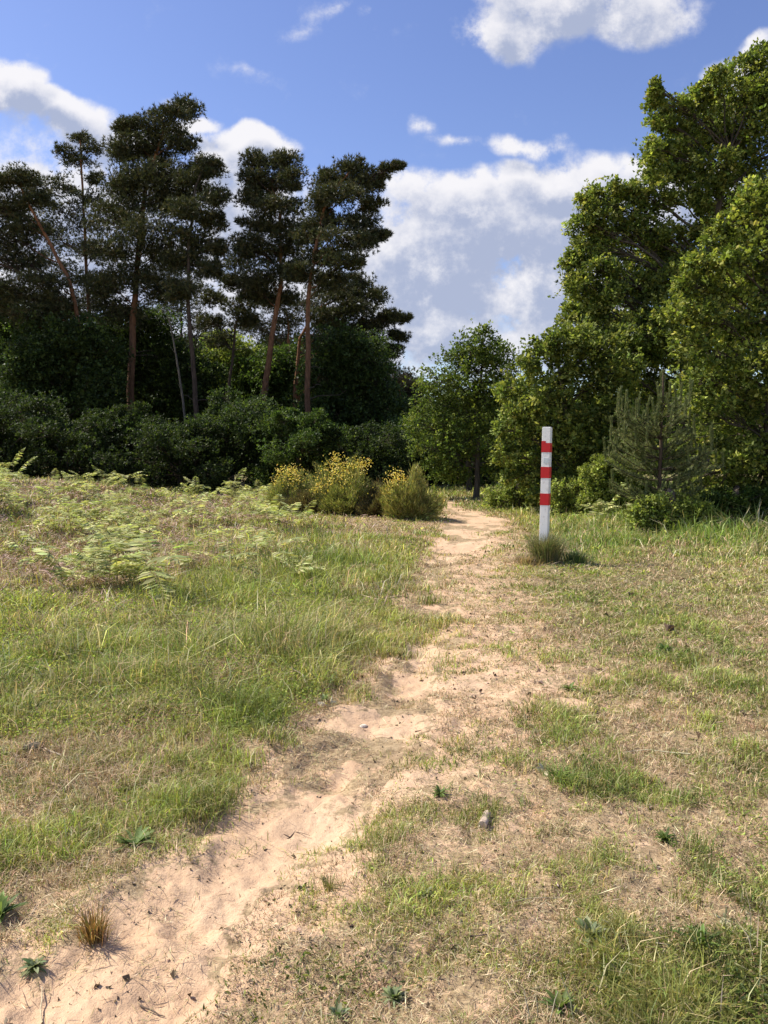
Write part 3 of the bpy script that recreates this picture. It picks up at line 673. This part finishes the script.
OAKP = [(.155,.20,.045),(.26,.29,.07),(.075,.105,.028),(.42,.42,.12)]
SM = [(.11,.155,.032),(.16,.205,.042),(.07,.105,.025),(.22,.25,.055)]
GROW[0] = 1.42
oak('oak_tree', 'small rounded oak with a thin straight trunk standing beside the end of the path',
  [(483,340,12,9),(470,352,14,9),(496,355,12,9),(455,366,15,9),(478,370,18,11),(504,372,10,10),(440,382,14,9),(462,390,20,11),(490,392,18,12),(508,398,9,10),(432,402,15,10),(450,412,20,11),(478,415,20,12),(502,422,12,12),(426,424,14,10),(444,436,18,11),(470,438,16,11),(495,446,14,10),(430,450,13,8),(452,458,14,8),(505,460,9,8),(440,470,12,7),(458,474,11,6),(497,470,11,7),(476,395,16,14),(476,355,14,12)],
  25.2, [(476,501),(476,450),(477,400),(480,345)], .10, leaf=.095, sub=11, per=15, nl=5, pal=SM, wood=(.09,.075,.06))
GROW[0] = 1.22
oak('oak_tree', 'second oak with dark trunk half hidden behind the small rounded oak',
  [(455,400,16,12),(480,410,16,12),(440,425,14,10),(468,435,18,12),(498,435,14,12),(430,440,12,10),(485,455,12,9)],
  29, [(469,494),(469,450),(470,400)], .12, leaf=.11, pal=DARK, w=[3,3,2], wood=(.06,.05,.04))
oak('oak_tree', 'low bright oak with boughs reaching down behind the striped post',
  [(545,352,13,9),(525,368,12,8),(560,370,16,11),(585,362,14,10),(510,388,11,8),(540,392,20,11),(575,395,20,12),(600,385,14,12),(522,412,16,10),(555,418,20,11),(590,420,18,12),(508,430,12,8),(535,440,18,10),(570,445,20,11),(600,446,16,10),(505,455,11,7),(528,464,15,8),(556,470,18,8),(588,470,16,9),(515,478,10,6),(560,345,14,10),(575,335,14,12),(600,350,16,14),(620,370,18,14),(545,415,20,14),(575,440,22,14),(620,420,18,14),(630,450,18,14),(545,485,20,9),(590,488,20,9),(612,470,18,10)],
  20, [(566,500),(566,450),(563,400),(558,360)], .13, leaf=.10, sub=12, per=16, nl=6, pal=OAKP)
GROW[0] = 1.17
oak('oak_tree', 'big spreading oak whose crown rises to the top of the sky on the right',
  [(655,88,4,6),(656,104,7,7),(745,68,14,9),(765,58,14,10),(722,84,14,9),(700,100,13,8),(680,112,14,10),(662,122,10,8),(740,98,20,12),(765,90,18,12),(705,125,20,12),(678,140,16,11),(735,130,20,14),(765,125,20,14),(655,150,12,9),(690,165,18,10),(662,175,16,10),(720,165,18,12),(752,160,20,12),(638,190,12,8),(615,190,12,7),(590,196,10,6),(655,200,16,9),(625,208,16,9),(600,214,14,9),(582,228,11,8),(640,228,16,9),(612,236,16,9),(590,250,15,10),(572,262,8,7),(660,232,14,9),(600,270,15,10),(578,285,11,10),(655,252,14,9),(612,296,16,11),(590,310,14,10),(570,315,9,8),(640,290,14,9),(660,275,16,10),(630,315,18,12),(605,335,18,11),(580,340,14,9),(655,320,18,12),(640,350,20,12),(615,365,18,11),(670,350,20,14),(640,385,20,13),(610,400,16,12),(665,400,20,14),(640,425,22,14),(700,205,9,5),(715,185,12,8),(730,205,16,9),(710,225,14,8),(690,236,12,8),(760,195,18,12),(780,100,24,16),(800,140,30,20),(820,190,34,24),(840,250,34,26),(800,80,22,16),
   (650,455,22,12),(620,470,18,10),(645,268,16,10,1.5),(672,258,18,10,1),(700,262,20,12,0),(690,290,22,14,.5),(665,305,20,14,-.5),(700,330,22,16,.5),(625,285,16,10,1),(735,275,22,16,1),(735,320,22,18,.5),(680,320,20,14,-1),(640,330,20,14,-1),(715,150,20,12,1),(690,190,16,8,0),(745,190,18,12,1)] + [(q[0], q[1], 20, 15, 2.2) for q in ((640,250),(655,345),(690,370),(720,370),(600,320),(625,360),(680,280),(710,300),(740,240),(665,160),(700,130),(730,110),(600,250),(585,290),(650,400),(700,420),(740,350),(760,280))],
  22.5, [(700,505),(700,440),(702,340),(712,250),(730,150)], .34, leaf=.105, sub=11, per=17, nl=6, pal=OAKP)
GROW[0] = 1.2
oak('oak_tree', 'nearer oak at the right edge with sunlit yellow-green leaves and deep shade below',
  [(765,185,13,7),(750,205,15,8),(768,222,16,9),(735,222,13,8),(718,240,13,8),(748,245,18,10),(700,262,11,7),(728,264,17,9),(762,270,18,11),(690,285,13,8),(715,290,17,9),(748,298,20,12),(680,310,13,8),(705,318,18,10),(738,328,20,12),(768,320,20,13),(690,345,18,11),(722,355,20,12),(758,362,22,14),(700,380,20,12),(738,390,22,14),(770,400,22,14),(712,412,20,13),(748,425,22,14),(705,445,20,12),(738,458,22,12),(770,450,22,14),(800,230,30,22),(815,290,34,26),(820,350,34,28),(830,410,34,26),(720,478,18,8),(755,482,18,8),(800,470,26,14),(700,490,18,9),(735,495,20,8),(765,495,18,8)] + [(q[0], q[1], 22, 16, 1.8) for q in ((720,300),(750,340),(715,380),(745,410),(720,440),(755,450),(735,270),(760,235),(700,400))],
  16.5, [(775,520),(776,440),(775,340),(768,230)], .26, leaf=.10, sub=11, per=14, nl=5, pal=[(.165,.21,.044),(.28,.31,.07),(.075,.105,.027),(.45,.45,.12)])
# undergrowth before the oaks
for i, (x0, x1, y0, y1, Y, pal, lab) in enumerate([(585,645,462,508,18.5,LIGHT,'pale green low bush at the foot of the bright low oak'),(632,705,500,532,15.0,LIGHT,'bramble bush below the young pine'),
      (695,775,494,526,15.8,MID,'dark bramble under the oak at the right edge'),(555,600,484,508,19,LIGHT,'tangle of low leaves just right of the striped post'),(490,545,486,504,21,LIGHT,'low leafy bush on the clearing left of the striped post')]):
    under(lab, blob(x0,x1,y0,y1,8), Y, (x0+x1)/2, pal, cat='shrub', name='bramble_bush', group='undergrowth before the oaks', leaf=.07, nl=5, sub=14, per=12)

# ------------------------------------------------------------ young pine with upright candles
def young_pine():
    Y = 15.6; b = P(658, 509, Y); b[2] = float(height(b[0], b[1])) - .03; k = Y / F
    root = thing('young_pine', 'young grey-green pine with upright candle shoots standing before the big oak', 'pine tree', tuple(b))
    a = Acc(); top = P(663, 372, Y); tr = curve(b, top, 16, 0, .01); tube(a, tr, np.linspace(.055, .014, 16), (.10, .07, .05), 8)
    ac = Acc(); shoots = []
    pxs = [(663,372,26),(657,384,20),(670,384,18),(680,376,26),(691,372,30),(676,398,20),(686,398,20),(650,398,20),(640,394,22),(627,392,30),(621,388,26),(633,410,20),(645,412,20),(655,408,20),(668,410,18),(690,412,18),(618,412,18),(625,425,16),(610,418,16),(636,430,16),(650,428,16),(664,430,16),(678,428,16),(692,430,16),(712,424,26),(705,436,20),(700,446,16),(716,444,16),(688,448,14),(615,438,16),(628,446,14),(642,448,14),(604,440,12),(670,450,14),(655,452,14),(695,460,12),(620,458,12),(640,466,12),(662,470,12),(680,468,12),(630,476,10),(650,480,10),(668,482,10),(690,478,10),(612,472,10),(702,470,10),(640,490,8),(672,492,8),(656,492,8)]
    for (px, py, ln) in pxs:
        for q in range(3):
            dy = R.uniform(-.75, .75) * (0 if (q == 0 and abs(px - 660) < 12) else 1); L = ln * k * R.uniform(.8, 1.05) * (1 if q == 0 else .8)
            ox = R.normal(0, .05) if q else 0; tip = P(px, py, Y + dy) + np.array([ox, 0, 0 if q == 0 else -R.uniform(.0, .25)]); foot = tip - np.array([R.normal(0, .03), 0, L])
            j = int(np.clip((foot[2] - b[2]) / (top[2] - b[2]) * 15 - .3 - .9 * abs(foot[0] - b[0]), 1, 13))
            cv = curve(tr[j], foot, 6, -.08, .04); tube(a, cv, np.linspace(.010, .006, 6), (.09, .07, .05), 4)
            tube(a, [foot, (foot + tip) / 2, tip], [.008, .006, .003], (.24, .22, .12), 4)
            shoots.append((foot, tip, .0)); shoots.append((cv[2], foot, 1.))
    for (p, q, w_) in shoots:
        n = 330 if w_ == 0 else 260; t = R.random(n) ** .8; c = p + (q - p) * t[:, None]; d = unit(q - p)
        rd = unit(np.cross(rdir(n), d)); ax = d * (1.1 if w_ == 0 else .7) + rd * (.45 if w_ == 0 else .9)
        col = pick([(.18,.21,.08),(.29,.30,.125),(.11,.135,.055)], [3,2,3], n, .15)
        spikes(ac, c, ax, (.075 if w_ == 0 else .085) * R.uniform(.7, 1.2, n), .012, col)
    a.build('trunk', BARK, root, True, b); ac.build('crown', NEEDLE, root, False, b)
young_pine()

# ------------------------------------------------------------ gorse / broom bushes
def broom(label, px, py, wpx, hpx, Y, fl, lobes, olive=((.25,.27,.08),(.38,.37,.12),(.15,.17,.05),(.32,.26,.12))):
    b = P(px, py, Y); b[2] = float(height(b[0], b[1])) - .02; k = Y / F
    root = thing('gorse_bush', label, 'bush', tuple(b), 'gorse bushes left of the path')
    a = Acc(); s = Acc(); f = Acc(); n = 420; W = wpx * k / 2; H = hpx * k
    az = R.uniform(-PI, PI, n); q = R.random(n) ** .6; spread = q * W * (1.12 + .22 * np.sin(az * 3 + px))
    tip = b + np.stack([np.cos(az) * spread, np.sin(az) * spread * .8, H * (1 - .35 * q ** 2) * R.uniform(.5, 1.05, n) * (.66 + .26 * np.sin(az * 2 + py) + .26 * np.sin(az * 5 + px))], 1)
    foot = b + np.stack([np.cos(az) * spread * .35, np.sin(az) * spread * .3, np.zeros(n)], 1)
    for i in range(0, n, 6): tube(s, curve(foot[i], tip[i], 5, 0, .05), np.linspace(.014, .004, 5), (.13, .10, .06), 4)
    for i in range(n):
        m = 75; t = R.uniform(.15, 1, m) ** .8; c = foot[i] + (tip[i] - foot[i]) * t[:, None] + R.normal(0, .035, (m, 3)); d = unit(tip[i] - foot[i])
        spikes(a, c, d + rdir(m) * .5, R.uniform(.06, .14, m), .016, pick(olive, [3,3,2,1], m, .18))
    for (fx, fy, fr, cnt) in fl:
        cnt = int(cnt * 1.7)
        c0 = P(fx, fy, Y); m = cnt; c = c0 + R.normal(0, 1, (m, 3)) * fr * k * np.array([1, 0, 1.]); c[:, 1] += R.uniform(-1, .6, m) * W * .75
        sp_ = rdir(m); diamonds(f, c, sp_, rdir(m), R.uniform(.03, .055, m), .034, pick([(.76,.58,.12),(.82,.68,.24),(.62,.42,.10)], [3,2,1], m, .1), .3)
    s.build('stem', BARK, root, True, b); a.build('foliage', GRASS, root, False, b)
    if fl: f.build('blossom', PETAL, root, False, b)
broom('small gorse bush at the left of the row, topped with bright yellow flowers', 290, 510, 44, 42, 19.5, [(284,474,5,90),(294,472,4,80),(298,482,5,70),(280,482,4,40)], None)
broom('tallest gorse bush in the middle of the row, yellow-orange flowers along its top', 345, 518, 62, 58, 18.8, [(336,458,3,40),(334,470,6,110),(345,472,6,100),(356,468,5,80),(364,464,4,50),(328,482,5,60),(318,488,4,60),(350,484,6,50)], None)
broom('rounded olive broom bush at the right of the row, beside the path', 411, 521, 54, 52, 17.8, [(392,482,5,70),(398,476,4,60),(390,492,4,50),(404,480,4,25)], None, ((.27,.28,.08),(.40,.37,.12),(.17,.18,.05),(.36,.28,.12)))
broom('low brownish gorse bush without flowers between the yellow ones', 312, 515, 50, 26, 19.0, [], None, ((.14,.12,.05),(.18,.15,.07),(.10,.08,.04),(.2,.13,.07)))
broom('low brownish bush between the tallest gorse and the rounded broom', 380, 519, 40, 32, 18.4, [(378,492,4,20)], None, ((.16,.14,.06),(.2,.17,.07),(.11,.09,.04),(.2,.13,.07)))

# ------------------------------------------------------------ bracken
def bracken_mesh(seed, hh, nf):
    r = np.random.default_rng(seed); st = Acc(); fr = Acc()
    top = np.array([r.normal(0, .04), r.normal(0, .04), hh]); tube(st, curve((0, 0, -.03), top, 6, 0, .02), np.linspace(.006, .003, 6), (.20, .15, .06), 5)
    for k in range(nf):
        az = r.uniform(-PI, PI); L = r.uniform(.28, .55); el = r.uniform(.1, 1.5)
        d = np.array([math.cos(az), math.sin(az), 0]); s = np.array([-d[1], d[0], 0]); n = 15; t = np.linspace(0, 1, n)
        org = top * r.uniform(.6, 1.) if k else top
        rc = org + d * (t * L)[:, None]; rc[:, 2] += L * (el * t - .6 * t ** 2)
        tube(st, rc, np.linspace(.003, .001, n), (.25, .24, .08), 3)
        tt = np.repeat(np.linspace(.08, 1, 15), 2); sg = np.tile([1, -1], 15)
        c = np.stack([np.interp(tt, t, rc[:, q]) for q in range(3)], 1)
        pl = L * .46 * np.sin(np.clip((1 - tt) * 1.25 + .1, 0, 1) * PI / 2) * (.4 + .6 * np.minimum(tt * 5, 1))
        ax = s * sg[:, None] + d * .45 + np.array([0, 0, -.12]) + r.normal(0, .12, (30, 3))
        diamonds(fr, c, ax, np.tile(d, (30, 1)) + r.normal(0, .3, (30, 3)), pl, L * .095, jit(r.choice([0, 1]) * np.array([.10, .07, .05]) + r.choice([.85, 1., 1.25]) * np.array([.36, .39, .17]), 30, .25, .06), .12)
    return st, fr
protos = []
for i in range(9): protos.append(bracken_mesh(100 + i, [.30, .42, .55, .36, .5, .25, .65, .4, .3][i], [4, 5, 4, 3, 6, 4, 5, 4, 6][i]))
made = {}
def place_bracken(i, x, y, sc, rz, label, group=None):
    z = float(height(x, y))
    if i not in made:
        root = thing('bracken', label, 'fern', (x, y, z), group); st, fr = protos[i]
        a = st.build('stem', BARK, root, True); b = fr.build('frond', LEAF, root); made[i] = (a.data, b.data)
    else:
        root = thing('bracken', label, 'fern', (x, y, z), group)
        for nm, me in zip(('stem', 'frond'), made[i]):
            o = bpy.data.objects.new(nm, me); C.objects.link(o); o.parent = root
    root.rotation_euler = (R.normal(0, .06), R.normal(0, .06), rz); root.scale = (sc,) * 3
    return root
for i, px, py, sc, lab in ((6,108,598,.95,'tall bracken with long bare stems standing alone on the brown litter at the left'),(2,146,610,1.0,'tall bracken just right of the lone bare-stemmed one, drooping pale frond'),
                           (6,72,548,1.1,'tall thin-stemmed bracken rising from the litter farther left'),(1,35,580,.9,'low bracken at the left edge beside the brown litter')):
    x, y = at(px, py); place_bracken(i, float(x), float(y), sc, R.uniform(-3, 3), lab)
GB = 'bracken plants on the left bank'; LB = 'young pale green bracken on the sunny left bank'
cnt = 0
for k in range(4000):
    if cnt >= 200: break
    y = 8.6 + 17 * R.random() ** 1.25; x = R.uniform(-.62, -.03) * y; px, py = img(x, y)
    d = float(sstep(345, 200, px)) * (.3 if py > 532 else .7) * (0.08 + 1.6 * float(fbm(x, y, .6, 1)) ** 2)
    if px > 400 or R.random() > d or float(path_in(x, y)) > -.6: continue
    if 440 < px: continue
    place_bracken(int(R.integers(0, 9)), float(x), float(y), float(R.uniform(.55, 1.15)) * (1.15 if py < 500 else .85 if py > 535 else 1), float(R.uniform(-3, 3)), LB, GB); cnt += 1
cnt = 0
for k in range(600):      # ferns in the verge before the oaks
    if cnt >= 26: break
    px = R.uniform(585, 768); py = R.uniform(505, 528); x, y = at(px, py)
    place_bracken(int(R.integers(0, 9)), float(x), float(y), float(R.uniform(.8, 1.1)), float(R.uniform(-3, 3)), 'green bracken at the edge of the shade below the oaks', 'bracken below the oaks'); cnt += 1

# ------------------------------------------------------------ striped post
def post():
    x, y = [float(v) for v in POST]; z = float(height(x, y)); k = y / F
    root = thing('marker_post', 'white square wooden post with three red bands standing right of the path', 'post', (x, y, z))
    W = .124; Htop = P(545, 427, y)[2] - z
    bm_w = flat_mat('white paint', (.80, .80, .79), .5, .35, 9., .05, (.52, .50, .46), .15)
    bm_r = flat_mat('red paint', (.52, .008, .012), .42, .45, 12., .1, None, .1)
    import bmesh
    def box(name, w, z0, z1, mat, bev=.006, uneven=0.):
        bm = bmesh.new(); r = bmesh.ops.create_cube(bm, size=1)
        for v in bm.verts:
            top = v.co.z > 0; v.co.x *= w; v.co.y *= w; v.co.z = z1 if top else z0
            if top and v.co.x < 0: v.co.z += uneven
        bmesh.ops.bevel(bm, geom=bm.edges[:], offset=bev, segments=2, affect='EDGES')
        me = bpy.data.meshes.new(name); bm.to_mesh(me); bm.free(); me.materials.append(mat)
        o = bpy.data.objects.new(name, me); C.objects.link(o); o.parent = root; return o
    box('shaft', W, -.35, Htop, bm_w, .008)
    for a, b, un in ((443, 452.3, .0), (466.8, 478, 0), (493.3, 505, 0)):
        box('red_band', W + .006, P(545, b, y)[2] - z, P(545, a, y)[2] - z, bm_r, .0025, un)
    # an extra lap of the upper band's paint at its left corner
    box_ = box('paint_lap', W * .5, P(545, 443.2, y)[2] - z, P(545, 441, y)[2] - z, bm_r, .001); box_.location = (-W * .27, -W * .27, 0)
    # small pale printed plate between the first two bands
    pl = box('plate', .07, 0, .075, flat_mat('grey plate', (.55, .60, .62), .4, .4, 60., .15), .001)
    pl.scale = (1, .05, 1); pl.location = (.005, -W / 2 - .0012, P(545, 463, y)[2] - z)
    root.rotation_euler = (0, math.radians(.7), math.radians(-24))
    return x, y, z
px_, py_, pz_ = post()
def tuft(name, label, x, y, n, h, rad, cols, w, lean=.5, hw=.004, mat=None, cat='grass tuft'):
    z = float(height(x, y)); q = np.abs(R.normal(0, 1, n)); az = R.uniform(-PI, PI, n)
    b = np.stack([np.cos(az) * q * rad, np.sin(az) * q * rad, np.zeros(n)], 1); H = h * R.uniform(.4, 1.1, n)
    a = Acc(); blades(a, b, H, az + R.normal(0, .5, n), H * np.abs(R.normal(lean, .3, n)), np.full(n, hw), pick(cols, w, n, .2))
    o = a.build(name, mat or GRASS); o.location = (x, y, z - .004); return tag(o, label, cat)
TG = [(.13,.17,.07),(.20,.20,.09),(.36,.31,.19),(.16,.14,.07)]
tuft('grass_tuft', 'grey-green tussock of long grass wrapped around the foot of the striped post', px_ + .02, py_ - .06, 2300, .50, .085, TG, [4,3,3,2], .45, .007)
tuft('grass_tuft', 'pale dry tussock just left of the foot of the striped post', px_ - .28, py_ - .1, 350, .2, .1, [(.45,.34,.22),(.36,.26,.16),(.22,.2,.1)], [3,2,1], .7, .008)
tuft('grass_tuft', 'darker green tuft right of the foot of the striped post', px_ + .45, py_ - .05, 500, .24, .12, [(.10,.15,.06),(.15,.2,.07),(.2,.2,.1)], [3,2,1], .5, .008)
x, y = at(93, 945); tuft('sedge_tuft', 'rusty brown spiky tuft standing in the bare sand at the lower left', float(x), float(y), 260, .13, .022, [(.30,.17,.07),(.40,.24,.11),(.18,.12,.05),(.18,.18,.06)], [3,2,2,1], .5, .0028)
x, y = at(330, 893); tuft('grass_tuft', 'small yellow-green tuft on the sand near the middle of the foreground', float(x), float(y), 90, .06, .02, [(.20,.2,.07),(.35,.3,.15)], [2,1], .6, .0028)
x, y = at(560, 782); tuft('grass_tuft', 'bright green tuft right of the pale dead leaf', float(x), float(y), 170, .09, .05, [(.19,.25,.07),(.26,.32,.09)], [2,1], .9, .005)

def rosette(label, px, py, n, L, w, pal, el=(.1, .6), bend=.3):
    x, y = [float(v) for v in at(px, py)]; z = float(height(x, y)); a = Acc()
    n = int(n * 2.3)
    for i in range(n):
        az = R.uniform(-PI, PI); e = R.uniform(el[0], el[1] + .4); l = L * R.uniform(.25, .9); d = np.array([math.cos(az), math.sin(az), 0]); s = np.array([-d[1], d[0], 0])
        m = 6; t = np.linspace(0, 1, m); c = d * (t * l * math.cos(e))[:, None]; c[:, 2] = l * (math.sin(e) * t - bend * t ** 2) + .006
        ww = w * np.sin(np.clip(t * .9 + .1, 0, 1) * PI) ** .7 * R.uniform(.4, 1.0); ww[0] = w * .2; ww[-1] = .001
        lf = c + s * ww[:, None] * .5 + np.array([0, 0, 1]) * ww[:, None] * .2; rt = c - s * ww[:, None] * .5 + np.array([0, 0, 1]) * ww[:, None] * .2
        V = np.stack([lf, c, rt], 1).reshape(-1, 3); T = []
        for k in range(m - 1):
            b = k * 3
            T += [(b, b + 3, b + 4), (b, b + 4, b + 1), (b + 1, b + 4, b + 5), (b + 1, b + 5, b + 2)]
        a.add(V, np.array(T), pick(pal, [1] * len(pal), 1, .15)[0])
    o = a.build('rosette_plant', LEAF, smooth=True); o.location = (x, y, z); return tag(o, label, 'weed')
GR = [(.15,.21,.06),(.20,.27,.08),(.11,.16,.05)]; SG = [(.22,.26,.13),(.32,.35,.20),(.14,.18,.08)]
rosette('broad green rosette with long leaves at the edge of the grass by the sandy path', 135, 856, 26, .15, .024, GR, (.1,.5))
rosette('grey-green small rosette on the sand left of a pale straw stalk', 35, 970, 26, .07, .016, SG)
rosette('dark long-leaved plant cut by the left edge of the picture', 0, 925, 18, .13, .026, GR, (.3,.9))
rosette('silvery rosette in the dry thatch at the bottom middle', 394, 998, 28, .065, .015, SG, (.2, .9))
rosette('bright-tipped rosette at the bottom edge', 338, 1022, 26, .06, .015, SG, (.2, .9))
rosette('flat silvery rosette on the worn turf left of the log', 425, 905, 20, .06, .012, SG)
rosette('small rosette right of the flat silvery one', 462, 918, 14, .045, .012, GR)
rosette('pale leafy rosette at the left edge of the lower right weeds', 590, 948, 30, .10, .018, SG, (.1,.8))
rosette('leafy rosette among the lower right weeds', 615, 985, 26, .11, .018, GR, (.1,.8))
rosette('drooping rosette beside the tall weeds near the right edge', 700, 958, 24, .13, .018, GR, (.2,.9))
rosette('leafy rosette at the bottom right between straw stalks', 560, 1010, 26, .10, .018, GR, (.1,.8))
rosette('green rosette in the turf right of the log', 665, 842, 30, .09, .014, GR, (.2,.9))
rosette('green rosette in the trampled turf beside the path', 440, 802, 20, .07, .014, GR)
rosette('flat green plant in the short turf right of the path', 570, 690, 22, .10, .022, GR)
rosette('thistle-like leafy plant in the turf right of the worn ground', 665, 655, 30, .16, .03, GR, (.2, 1.0))
rosette('dark leafy plant in the tall grass at the left bank', 256, 590, 40, .26, .05, [(.07,.12,.04),(.1,.15,.05)], (.3, 1.2))
rosette('pale broad-leaved weed at the grass edge beside the path', 325, 708, 20, .12, .03, [(.3,.33,.2),(.14,.2,.07)], (.3, 1.0))

# ------------------------------------------------------------ fallen bits
def log_piece():
    x, y = [float(v) for v in at(485, 823)]; z = float(height(x, y)); a = Acc(); m = 12
    d = np.array([.35, 1, 0]); d /= np.linalg.norm(d); t = np.linspace(-.055, .055, 7); pts = d * t[:, None]; pts[:, 2] = .016
    V0 = a.n; tube(a, pts, .018 * (1 + R.normal(0, .06, 7)), (.42, .33, .26), m)
    for e, sgn in ((pts[0], 0), (pts[-1], 6)):
        ring = a.V[0][sgn * m:(sgn + 1) * m]; V = np.concatenate([[e], ring]); T = np.array([(0, 1 + (i + 1) % m, 1 + i) if sgn == 0 else (0, 1 + i, 1 + (i + 1) % m) for i in range(m)]); a.add(V, T, (.55, .46, .36))
    o = a.build('log', BARK, smooth=False); o.location = (x, y, z); tag(o, 'short weathered piece of branch lying on the dry turf', 'log')
log_piece()
def stick(name, label, pts, r, col, lift=.01, fork=None, cat='twig'):
    q = [at(px, py) for px, py in pts]; W = np.array([[float(a), float(b), float(height(a, b)) + lift] for a, b in q]); a = Acc()
    full = []
    for i in range(len(W) - 1): full += list(curve(W[i], W[i + 1], 6, 0, .03))[:-1]
    full.append(W[-1]); tube(a, full, np.linspace(r, r * .5, len(full)), col, 6)
    for (i, dx, dy) in (fork or []):
        p = full[min(i, len(full) - 1)]; tube(a, curve(p, p + np.array([dx, dy, .01]), 4, 0, .05), np.linspace(r * .6, r * .3, 4), col, 5)
    o = a.build(name, BARK, None, True, W[0]); o.location = W[0]; return tag(o, label, cat)
stick('twig', 'thin forked dark twig lying on the bare sand of the path', [(264,844),(290,830),(316,810)], .0028, (.13,.09,.07), .008, [(5,-.06,.03),(6,.07,-.05)])
stick('twig', 'short dark twig on the dry turf below the log', [(462,942),(488,943)], .004, (.10,.07,.06))
stick('straw_stalk', 'pale straight straw stalk standing by the small rosette at the bottom left', [(42,1020),(42,985)], .003, (.55,.45,.30), .012, cat='straw')
stick('twig', 'pale bleached stick lying in the dry grass at the left', [(18,878),(45,860)], .004, (.50,.43,.34))
stick('straw_stalk', 'long pale straw in the turf left of the right edge', [(690,760),(640,752),(618,758)], .003, (.50,.46,.30), .03, cat='straw')
stick('twig', 'curved dry stem at the foot of the left grass', [(45,752),(68,764),(82,768)], .004, (.42,.34,.27), .02)
stick('twig', 'thin dry root crossing the turf below the middle', [(505,915),(535,912),(560,905)], .002, (.4,.34,.24), .012)
stick('twig', 'small dark twig at the bottom of the sandy path', [(140,1000),(165,1010)], .003, (.12,.09,.07))
stick('twig', 'brown stem lying across the trampled turf beside the path', [(415,730),(440,732)], .005, (.16,.11,.08))
def stems(label, px, py, n, H, col):
    x, y = [float(v) for v in at(px, py)]; z = float(height(x, y)); a = Acc()
    for i in range(n):
        p = np.array([R.normal(0, .015), R.normal(0, .015), 0]); q = p + np.array([R.normal(0, .04), R.normal(0, .03), H * R.uniform(.7, 1)]); tube(a, curve(p, q, 5, 0, .04), np.linspace(.0022, .001, 5), col, 5)
    o = a.build('dry_stem', BARK, None, True); o.location = (x, y, z); tag(o, label, 'dry stem')
stems('pair of pale upright dry stems at the bottom edge right of centre', 542, 1026, 3, .13, (.50,.44,.32))
stems('single tall greenish straw at the bottom right of centre', 571, 1024, 1, .22, (.45,.46,.25))
def deadleaf(label, px, py, L, col):
    x, y = [float(v) for v in at(px, py)]; z = float(height(x, y)); a = Acc()
    diamonds(a, R.normal(0, L * .12, (5, 3)) * [1, 1, .3] + [0, 0, .015], rdir(5) * [1, 1, .5] + [0, 0, .3], rdir(5), L, L * .5, jit(col, 5, .05, .02), .2)
    o = a.build('dead_leaf', STRAW); o.location = (x, y, z); tag(o, label, 'dead leaf')
deadleaf('pale curled dead leaf left of the bright green tuft', 543, 776, .05, (.62,.56,.42))
deadleaf('whitish dead leaf at the grass edge beside the path', 327, 712, .07, (.60,.56,.45))
deadleaf('pale folded leaf near the right edge of the lower weeds', 722, 925, .04, (.42,.42,.26))
def stone(label, px, py, s, col):
    import bmesh
    x, y = [float(v) for v in at(px, py)]; z = float(height(x, y)); bm = bmesh.new(); bmesh.ops.create_icosphere(bm, subdivisions=2, radius=s)
    for v in bm.verts: v.co = Vector((v.co.x * 1.3, v.co.y * .8, v.co.z * .5)) * random.uniform(.85, 1.12)
    me = bpy.data.meshes.new('stone'); bm.to_mesh(me); bm.free(); me.materials.append(flat_mat('stone', col, .8, .2, 60., .2))
    o = bpy.data.objects.new('stone', me); C.objects.link(o); o.location = (x, y, z + s * .25); o.rotation_euler = (0, 0, .5); tag(o, label, 'stone')
stone('small whitish chip of stone on the edge of the path', 363, 723, .022, (.62,.56,.48))
stone('dark lump of dung at the foot of the left grass', 34, 750, .045, (.07,.06,.05))

# ------------------------------------------------------------ camera and render settings
cam = bpy.data.cameras.new('camera'); co = bpy.data.objects.new('camera', cam); C.objects.link(co)
co.location = (0, 0, CAM_H); co.rotation_euler = (PI / 2 - PITCH, 0, 0)
cam.sensor_fit = 'VERTICAL'; cam.sensor_height = 36; cam.lens = 36 * F / 1024; cam.clip_start = .05; cam.clip_end = 3000
sc = bpy.context.scene; sc.camera = co
sc.view_settings.view_transform = 'Standard'; sc.view_settings.look = 'None'; sc.view_settings.gamma = 1; sc.view_settings.exposure = .58
sc.cycles.max_bounces = 6; sc.cycles.diffuse_bounces = 3; sc.cycles.glossy_bounces = 2; sc.cycles.transmission_bounces = 3; sc.cycles.transparent_max_bounces = 4
sc.cycles.use_denoising = True; sc.cycles.sample_clamp_indirect = 6
